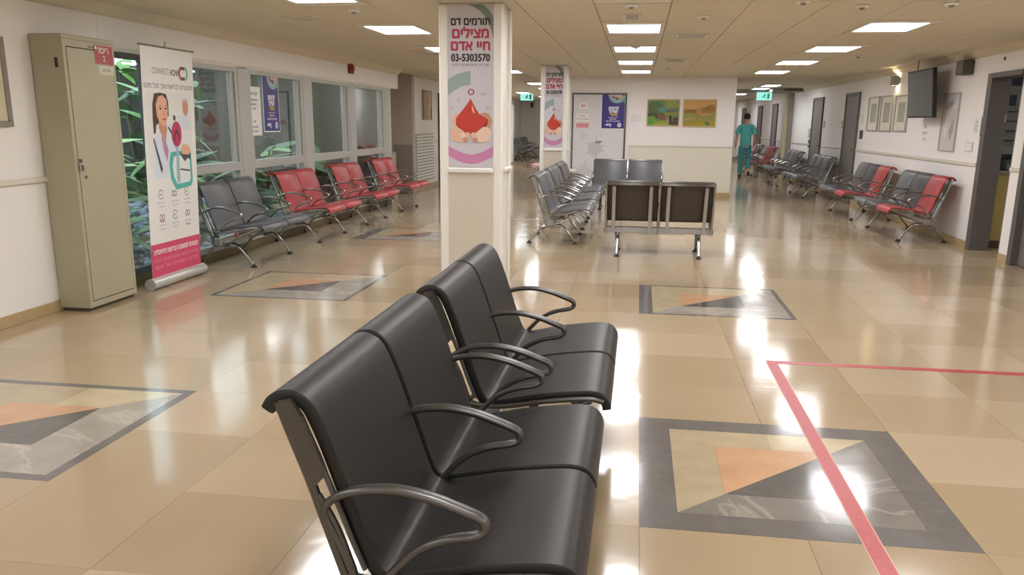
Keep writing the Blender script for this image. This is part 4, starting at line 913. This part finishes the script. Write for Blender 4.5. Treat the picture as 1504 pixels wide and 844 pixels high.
# TV
tv = thing('wall_television', 'switched-off flat television tilted out from the right wall', 'television', (RX-.20, 12.97, 1.945), (0, 0, 0))
tv.rotation_euler = (0, math.radians(6), PI)
obj('housing', bmf(bbox, -.005, .05, -.55, .55, -.33, .33, .008), BLACK, tv); obj('screen', bmf(box, .050, .052, -.525, .525, -.305, .305), mat('tv_screen', '#4a4f49', .18, 0, coat=.4), tv)
obj('wall_bracket', bmf(bbox, -.15, -.005, -.06, .06, -.08, .08, .005), DKGREY, tv)
b = bmesh.new(); cyl(b, (-.01, -.3, .33), (-.03, -.3, .47), .006, n=6); obj('cable', b, BLACK, tv)
# speaker
t = thing('wall_speaker', 'grey box loudspeaker high on the wall between television and doorway', 'speaker', (RX-.001, 11.88, 2.23), ON_RIGHT)
board('cabinet', -.13, .13, -.09, .09, 0, .13, DKGREY, t, .01); board('grille', -.12, .12, -.08, .08, .13, .138, mat('grille_grey', '#70726a', .7, bump=.5, bscale=300), t, .003)
# sconce
t = thing('wall_sconce', 'small metal box wall lamp glowing up and down on the right wall', 'wall lamp', (RX-.001, 14.95, 2.215), ON_RIGHT)
b = bmesh.new(); box(b, -.10, .10, -.075, .075, .085, .10); box(b, -.10, -.088, -.075, .075, .02, .085); box(b, .088, .10, -.075, .075, .02, .085); box(b, -.10, .10, -.05, .05, 0, .02); obj('shade', b, mat('sconce_steel', '#a9a69c', .35, .7), t)
obj('bulb', bmf(bbox, -.075, .075, -.055, .055, .03, .075, .01), emit('warm_bulb', '#ffe6b8', 34), t)
# frames
FRM = mat('frame_silver', '#b3b0a8', .4, 0); MNT = mat('mount_ivory', '#e3e0d0', .5); PR = mat('print_soft_grey', '#a6a89b', .5, noise=.25, nscale=14)
def rframe(lab, yc, zc, w, h):
    t = thing('framed_print', lab, 'picture', (RX-.001, yc, zc), ON_RIGHT, 'framed prints on the right wall')
    for a in ((-w/2, w/2, h/2-.025, h/2), (-w/2, w/2, -h/2, -h/2+.025), (-w/2, -w/2+.025, -h/2+.025, h/2-.025), (w/2-.025, w/2, -h/2+.025, h/2-.025)): board('frame_bar', a[0], a[1], a[2], a[3], 0, .03, FRM, t, .004)
    board('mount', -w/2+.025, w/2-.025, -h/2+.025, h/2-.025, 0, .012, MNT, t); board('print', -w/2+.15, w/2-.15, -h/2+.15, h/2-.12, .012, .013, PR, t)
rframe('framed grey print, farthest of the three left of the television', 16.22, 1.70, .68, .60); rframe('framed grey print, middle of the three left of the television', 15.40, 1.70, .68, .60); rframe('framed grey print, nearest of the three, beside the television', 14.57, 1.695, .68, .58)
t = thing('tall_poster', 'tall pale poster of grey shapes in a thin silver frame by the doorway', 'poster', (RX-.001, 12.37, 1.55), ON_RIGHT)
w, h = .60, .77
for a in ((-w/2, w/2, h/2-.02, h/2), (-w/2, w/2, -h/2, -h/2+.02), (-w/2, -w/2+.02, -h/2+.02, h/2-.02), (w/2-.02, w/2, -h/2+.02, h/2-.02)): board('frame_bar', a[0], a[1], a[2], a[3], 0, .02, FRM, t, .003)
board('sheet', -w/2+.02, w/2-.02, -h/2+.02, h/2-.02, 0, .008, mat('poster_lilac_grey', '#cfccce', .4, noise=.12, nscale=6), t)
flat('printed_swoosh', [(-.2, -.1), (-.1, .1), (.1, .24), (.24, .28), (.24, .2), (.1, .12), (-.02, -.02), (-.1, -.22)], .0082, mat('swoosh_pale', '#dedcdc', .4), t); flat('printed_patch', [(.02, -.12), (.16, .06), (.18, -.1), (.08, -.26)], .0082, mat('patch_grey', '#a5a1a0', .4), t); flat('printed_patch', [(-.24, .22), (.02, .3), (.1, .24), (-.14, .16)], .0084, mat('patch_grey', '#a5a1a0', .4), t)
notice((RX-.001, 13.33, 1.40), 0, .40, .30, WALLB, 'short lines of grey wall lettering under the television', [('שקט', .07, .09), ('נא לשמור', .06, 0), ('תודה', .06, -.09)], GREYI, ON_RIGHT)
t = thing('switch_plate', 'square white switch plate on the wall by the doorway', 'switch', (RX-.001, 11.57, 1.245), ON_RIGHT); board('plate', -.125, .125, -.06, .06, 0, .008, mat('plate_grey', '#cfccc8', .4), t, .003); board('rocker', -.10, .10, -.045, .045, .008, .012, WHITE, t, .003)
t = notice((RX-.001, 11.43, 1.505), 0, .16, .2, PAPER, 'white paper notice with grey lines beside the doorway', [('חדר', .04, .05), ('רופא', .04, 0), ('קבלה', .04, -.05)], GREYI, ON_RIGHT)
notice((RX-.001, 11.27, 1.5), 0, .04, .24, DKGREY, 'narrow dark strip beside the doorway frame', [], GREYI, ON_RIGHT)
for yc, zc, w, h, m, lab in ((18.5, 1.51, .22, .14, 'GREY', 'small grey sign left of the first grey door'), (20.35, 1.51, .24, .14, 'GREY', 'small grey sign right of the second grey door'), (16.95, 1.33, .20, .16, 'DK', 'small dark keypad right of the first grey door'), (21.95, 1.30, .2, .22, 'GREY', 'small grey sign left of the second grey door'), (21.85, 1.05, .2, .2, 'DK', 'small dark box left of the second grey door'), (17.0, 1.62, .16, .16, 'P', 'small paper right of the first grey door, above the keypad')):
    t = thing('wall_sign', lab, 'sign', (RX-.001, yc, zc), ON_RIGHT, 'small signs beside the corridor doors'); board('plate', -w/2, w/2, -h/2, h/2, 0, .012, {'GREY': mat('sign_grey', '#9c9c98', .5), 'DK': DKGREY, 'P': PAPER}[m], t, .003); board('panel_insert', -w/2+.02, w/2-.02, -h/2+.02, h/2-.02, .012, .014, {'GREY': mat('sign_pale', '#c5c5c0', .5), 'DK': BLACK, 'P': MNT}[m], t)
tag(obj('hole_cover', bmf(cyl, (RX-.008, 10.85, 2.27), (RX, 10.85, 2.27), .022), BLACK), 'small black round cap on the wall above the doorway', 'cap')
# ceiling mounted unit near the portal
t = thing('ceiling_unit', 'flat grey box hanging under the ceiling before the portal', 'unit', (3.85, 23.2, CH)); obj('housing', bmf(bbox, -.5, .3, -.25, .25, -.10, 0, .01), mat('unit_grey', '#8d897e', .5), t); obj('grille', bmf(bbox, -.2, .26, -.26, -.25, -.08, -.03, .002), DKGREY, t)
# portal
struct('door_10', bmf(bbox, 4.06, 4.17, 24.4, 24.6, 0, 2.33, .01), mat('portal_grey', '#8d887e', .5)); struct('door_11', bmf(bbox, 1.94, 4.17, 24.4, 24.6, 2.33, CH, .004), mat('portal_grey', '#8d887e', .5))
struct('door_12', bmf(bbox, 3.99, 4.08, 24.65, 24.9, 0, 2.3, .01), mat('portal_cream_leaf', '#cfc6a0', .5))
# far corridor end: dark doorway with lit pillars and a pink display
t = thing('lit_pillar', 'bright cream pillar at the far end of the right corridor', 'pillar', (3.4, 36, 0), 0); b = bmesh.new(); bbox(b, -.12, .12, -.12, .12, .1, CH, .02); obj('shaft', b, mat('pillar_cream', '#f0e6c0', .4), t); obj('base', bmf(bbox, -.15, .15, -.15, .15, 0, .1, .01), BASEB, t)
t = thing('display_board', 'dark board with a pink panel at the far end of the right corridor', 'board', (2.75, 33.5, 0)); obj('frame', bmf(bbox, -.28, .28, -.04, .04, .0, 2.2, .01), mat('board_maroon', '#4a2430', .5), t); obj('pink_panel', bmf(bbox, -.2, .05, -.05, -.04, 1.55, 1.9, .003), emit('pink_screen', '#ff5fd0', 1.2), t)

# ------------------------------------------------------------------ person in scrubs, walking away
def skin(name, pts, edges, m, parent, root=0, sub=2):
    me = bpy.data.meshes.new(name); me.from_pydata([p[:3] for p in pts], edges, []); o = bpy.data.objects.new(name, me); COL.objects.link(o)
    md = o.modifiers.new('skin', 'SKIN'); md.use_smooth_shade = True
    for i, v in enumerate(me.skin_vertices[0].data):
        r = pts[i][3]; v.radius = r if isinstance(r, tuple) else (r, r); v.use_root = (i == root)
    s = o.modifiers.new('sub', 'SUBSURF'); s.levels = sub; s.render_levels = sub
    dg = bpy.context.evaluated_depsgraph_get(); nm = bpy.data.meshes.new_from_object(o.evaluated_get(dg)); o.modifiers.clear(); o.data = nm; bpy.data.meshes.remove(me)
    nm.materials.clear(); nm.materials.append(m)
    for p in nm.polygons: p.use_smooth = True; p.material_index = 0
    o.parent = parent; return o
pr = thing('person', 'person in teal scrubs walking away down the right corridor', 'person', (3.05, 25.2, 0), 0)
SK = mat('skin_tone', '#b98a6c', .5); TE = mat('scrub_teal', '#4fa7a3', .7, noise=.08, nscale=12); TED = mat('scrub_teal_trousers', '#3f8d92', .7, noise=.08, nscale=12); SHOE = mat('shoe_dark', '#2b2523', .6); HR = mat('hair_dark', '#2a211d', .7)
# coordinates: +y is the walking direction (away from the camera), so x left is the person's left
P = [(0, 0, .93, (.15, .10)), (0, 0, 1.10, (.135, .095)), (0, 0, 1.32, (.165, .105)), (0, .01, 1.45, (.10, .075)), (0, .02, 1.53, .052), (0, .035, 1.60, .075), (0, .035, 1.69, (.078, .092)), (0, .03, 1.76, .055),
     (-.19, 0, 1.42, .055), (-.245, -.02, 1.17, .043), (-.265, .03, .95, .032), (-.265, .05, .87, (.022, .036)),
     (.19, 0, 1.42, .055), (.245, .0, 1.17, .043), (.255, .09, .95, .032), (.25, .13, .88, (.022, .036)),
     (-.09, 0, .86, .088), (-.10, .02, .48, .058), (-.10, .0, .09, .040), (-.10, .13, .045, (.040, .03)),
     (.09, -.01, .86, .088), (.10, .06, .50, .058), (.10, -.24, .22, .040), (.10, -.31, .10, (.03, .040))]
Ed = [(0,1),(1,2),(2,3),(3,4),(4,5),(5,6),(6,7),(3,8),(8,9),(9,10),(10,11),(3,12),(12,13),(13,14),(14,15),(0,16),(16,17),(17,18),(18,19),(0,20),(20,21),(21,22),(22,23)]
# fingers and thumbs, rooted in the palms
for hi, sx in ((11, -1), (15, 1)):
    hx, hy, hz = P[hi][:3]
    for k, (dy, l) in enumerate(((-.026, .055), (-.009, .068), (.010, .064), (.027, .056))):
        i0 = len(P); P.append((hx, hy+dy, hz-.035, .0085)); P.append((hx-sx*.006, hy+dy+.004, hz-.035-l*.55, .0080)); P.append((hx-sx*.020, hy+dy+.006, hz-.035-l, .0070)); Ed += [(hi, i0), (i0, i0+1), (i0+1, i0+2)]
    i0 = len(P); P.append((hx-sx*.006, hy+.040, hz+.005, .010)); P.append((hx-sx*.014, hy+.060, hz-.030, .0085)); Ed += [(hi, i0), (i0, i0+1)]
body = skin('body', P, Ed, SK, pr)
skin('scrub_top', [(0, 0, .84, (.185, .125)), (0, 0, 1.10, (.165, .12)), (0, 0, 1.34, (.185, .125)), (0, .005, 1.46, (.12, .09)), (-.20, 0, 1.41, .078), (-.245, -.01, 1.19, .078), (.20, 0, 1.41, .078), (.245, 0, 1.19, .078)], [(0,1),(1,2),(2,3),(3,4),(4,5),(3,6),(6,7)], TE, pr, 1)
skin('scrub_trousers', [(0, 0, .95, (.155, .11)), (-.095, 0, .84, .105), (-.10, .02, .48, .082), (-.10, .0, .10, .072), (.095, -.01, .84, .105), (.10, .06, .50, .082), (.10, -.22, .235, .070)], [(0,1),(1,2),(2,3),(0,4),(4,5),(5,6)], TED, pr)
b = bmesh.new(); bmesh.ops.create_uvsphere(b, u_segments=20, v_segments=14, radius=1, matrix=Matrix.Translation((0, .015, 1.705)) @ Matrix.Diagonal((.092, .108, .105, 1)))
bmesh.ops.delete(b, geom=[v for v in b.verts if (v.co.y > .075 and v.co.z < 1.74) or v.co.z < 1.63], context='VERTS')
obj('hair', b, HR, pr, 80)
skin('shoe', [(-.10, -.02, .05, .045), (-.10, .08, .042, .048), (-.10, .17, .035, .038)], [(0,1),(1,2)], SHOE, pr); skin('shoe', [(.10, -.27, .19, .045), (.10, -.325, .11, .048), (.10, -.33, .045, .036)], [(0,1),(1,2)], SHOE, pr)
for s in (-1, 1): skin('ear', [(s*.082, .03, 1.655, (.008, .018)), (s*.09, .025, 1.68, (.008, .02))], [(0,1)], SK, pr, 0, 1)
skin('nose', [(0, .118, 1.69, .008), (0, .135, 1.655, .013)], [(0,1)], SK, pr, 0, 1)
for s in (-1, 1): obj('eye', bmf(lathe, [(.004, -.012), (.012, -.004), (.012, .004), (.004, .012)], 10, (s*.03, .118, 1.69)), WHITE, pr, 60)
obj('mouth', bmf(bbox, -.022, .022, .116, .124, 1.622, 1.632, .003), mat('lip_tone', '#9c5a50', .5), pr)
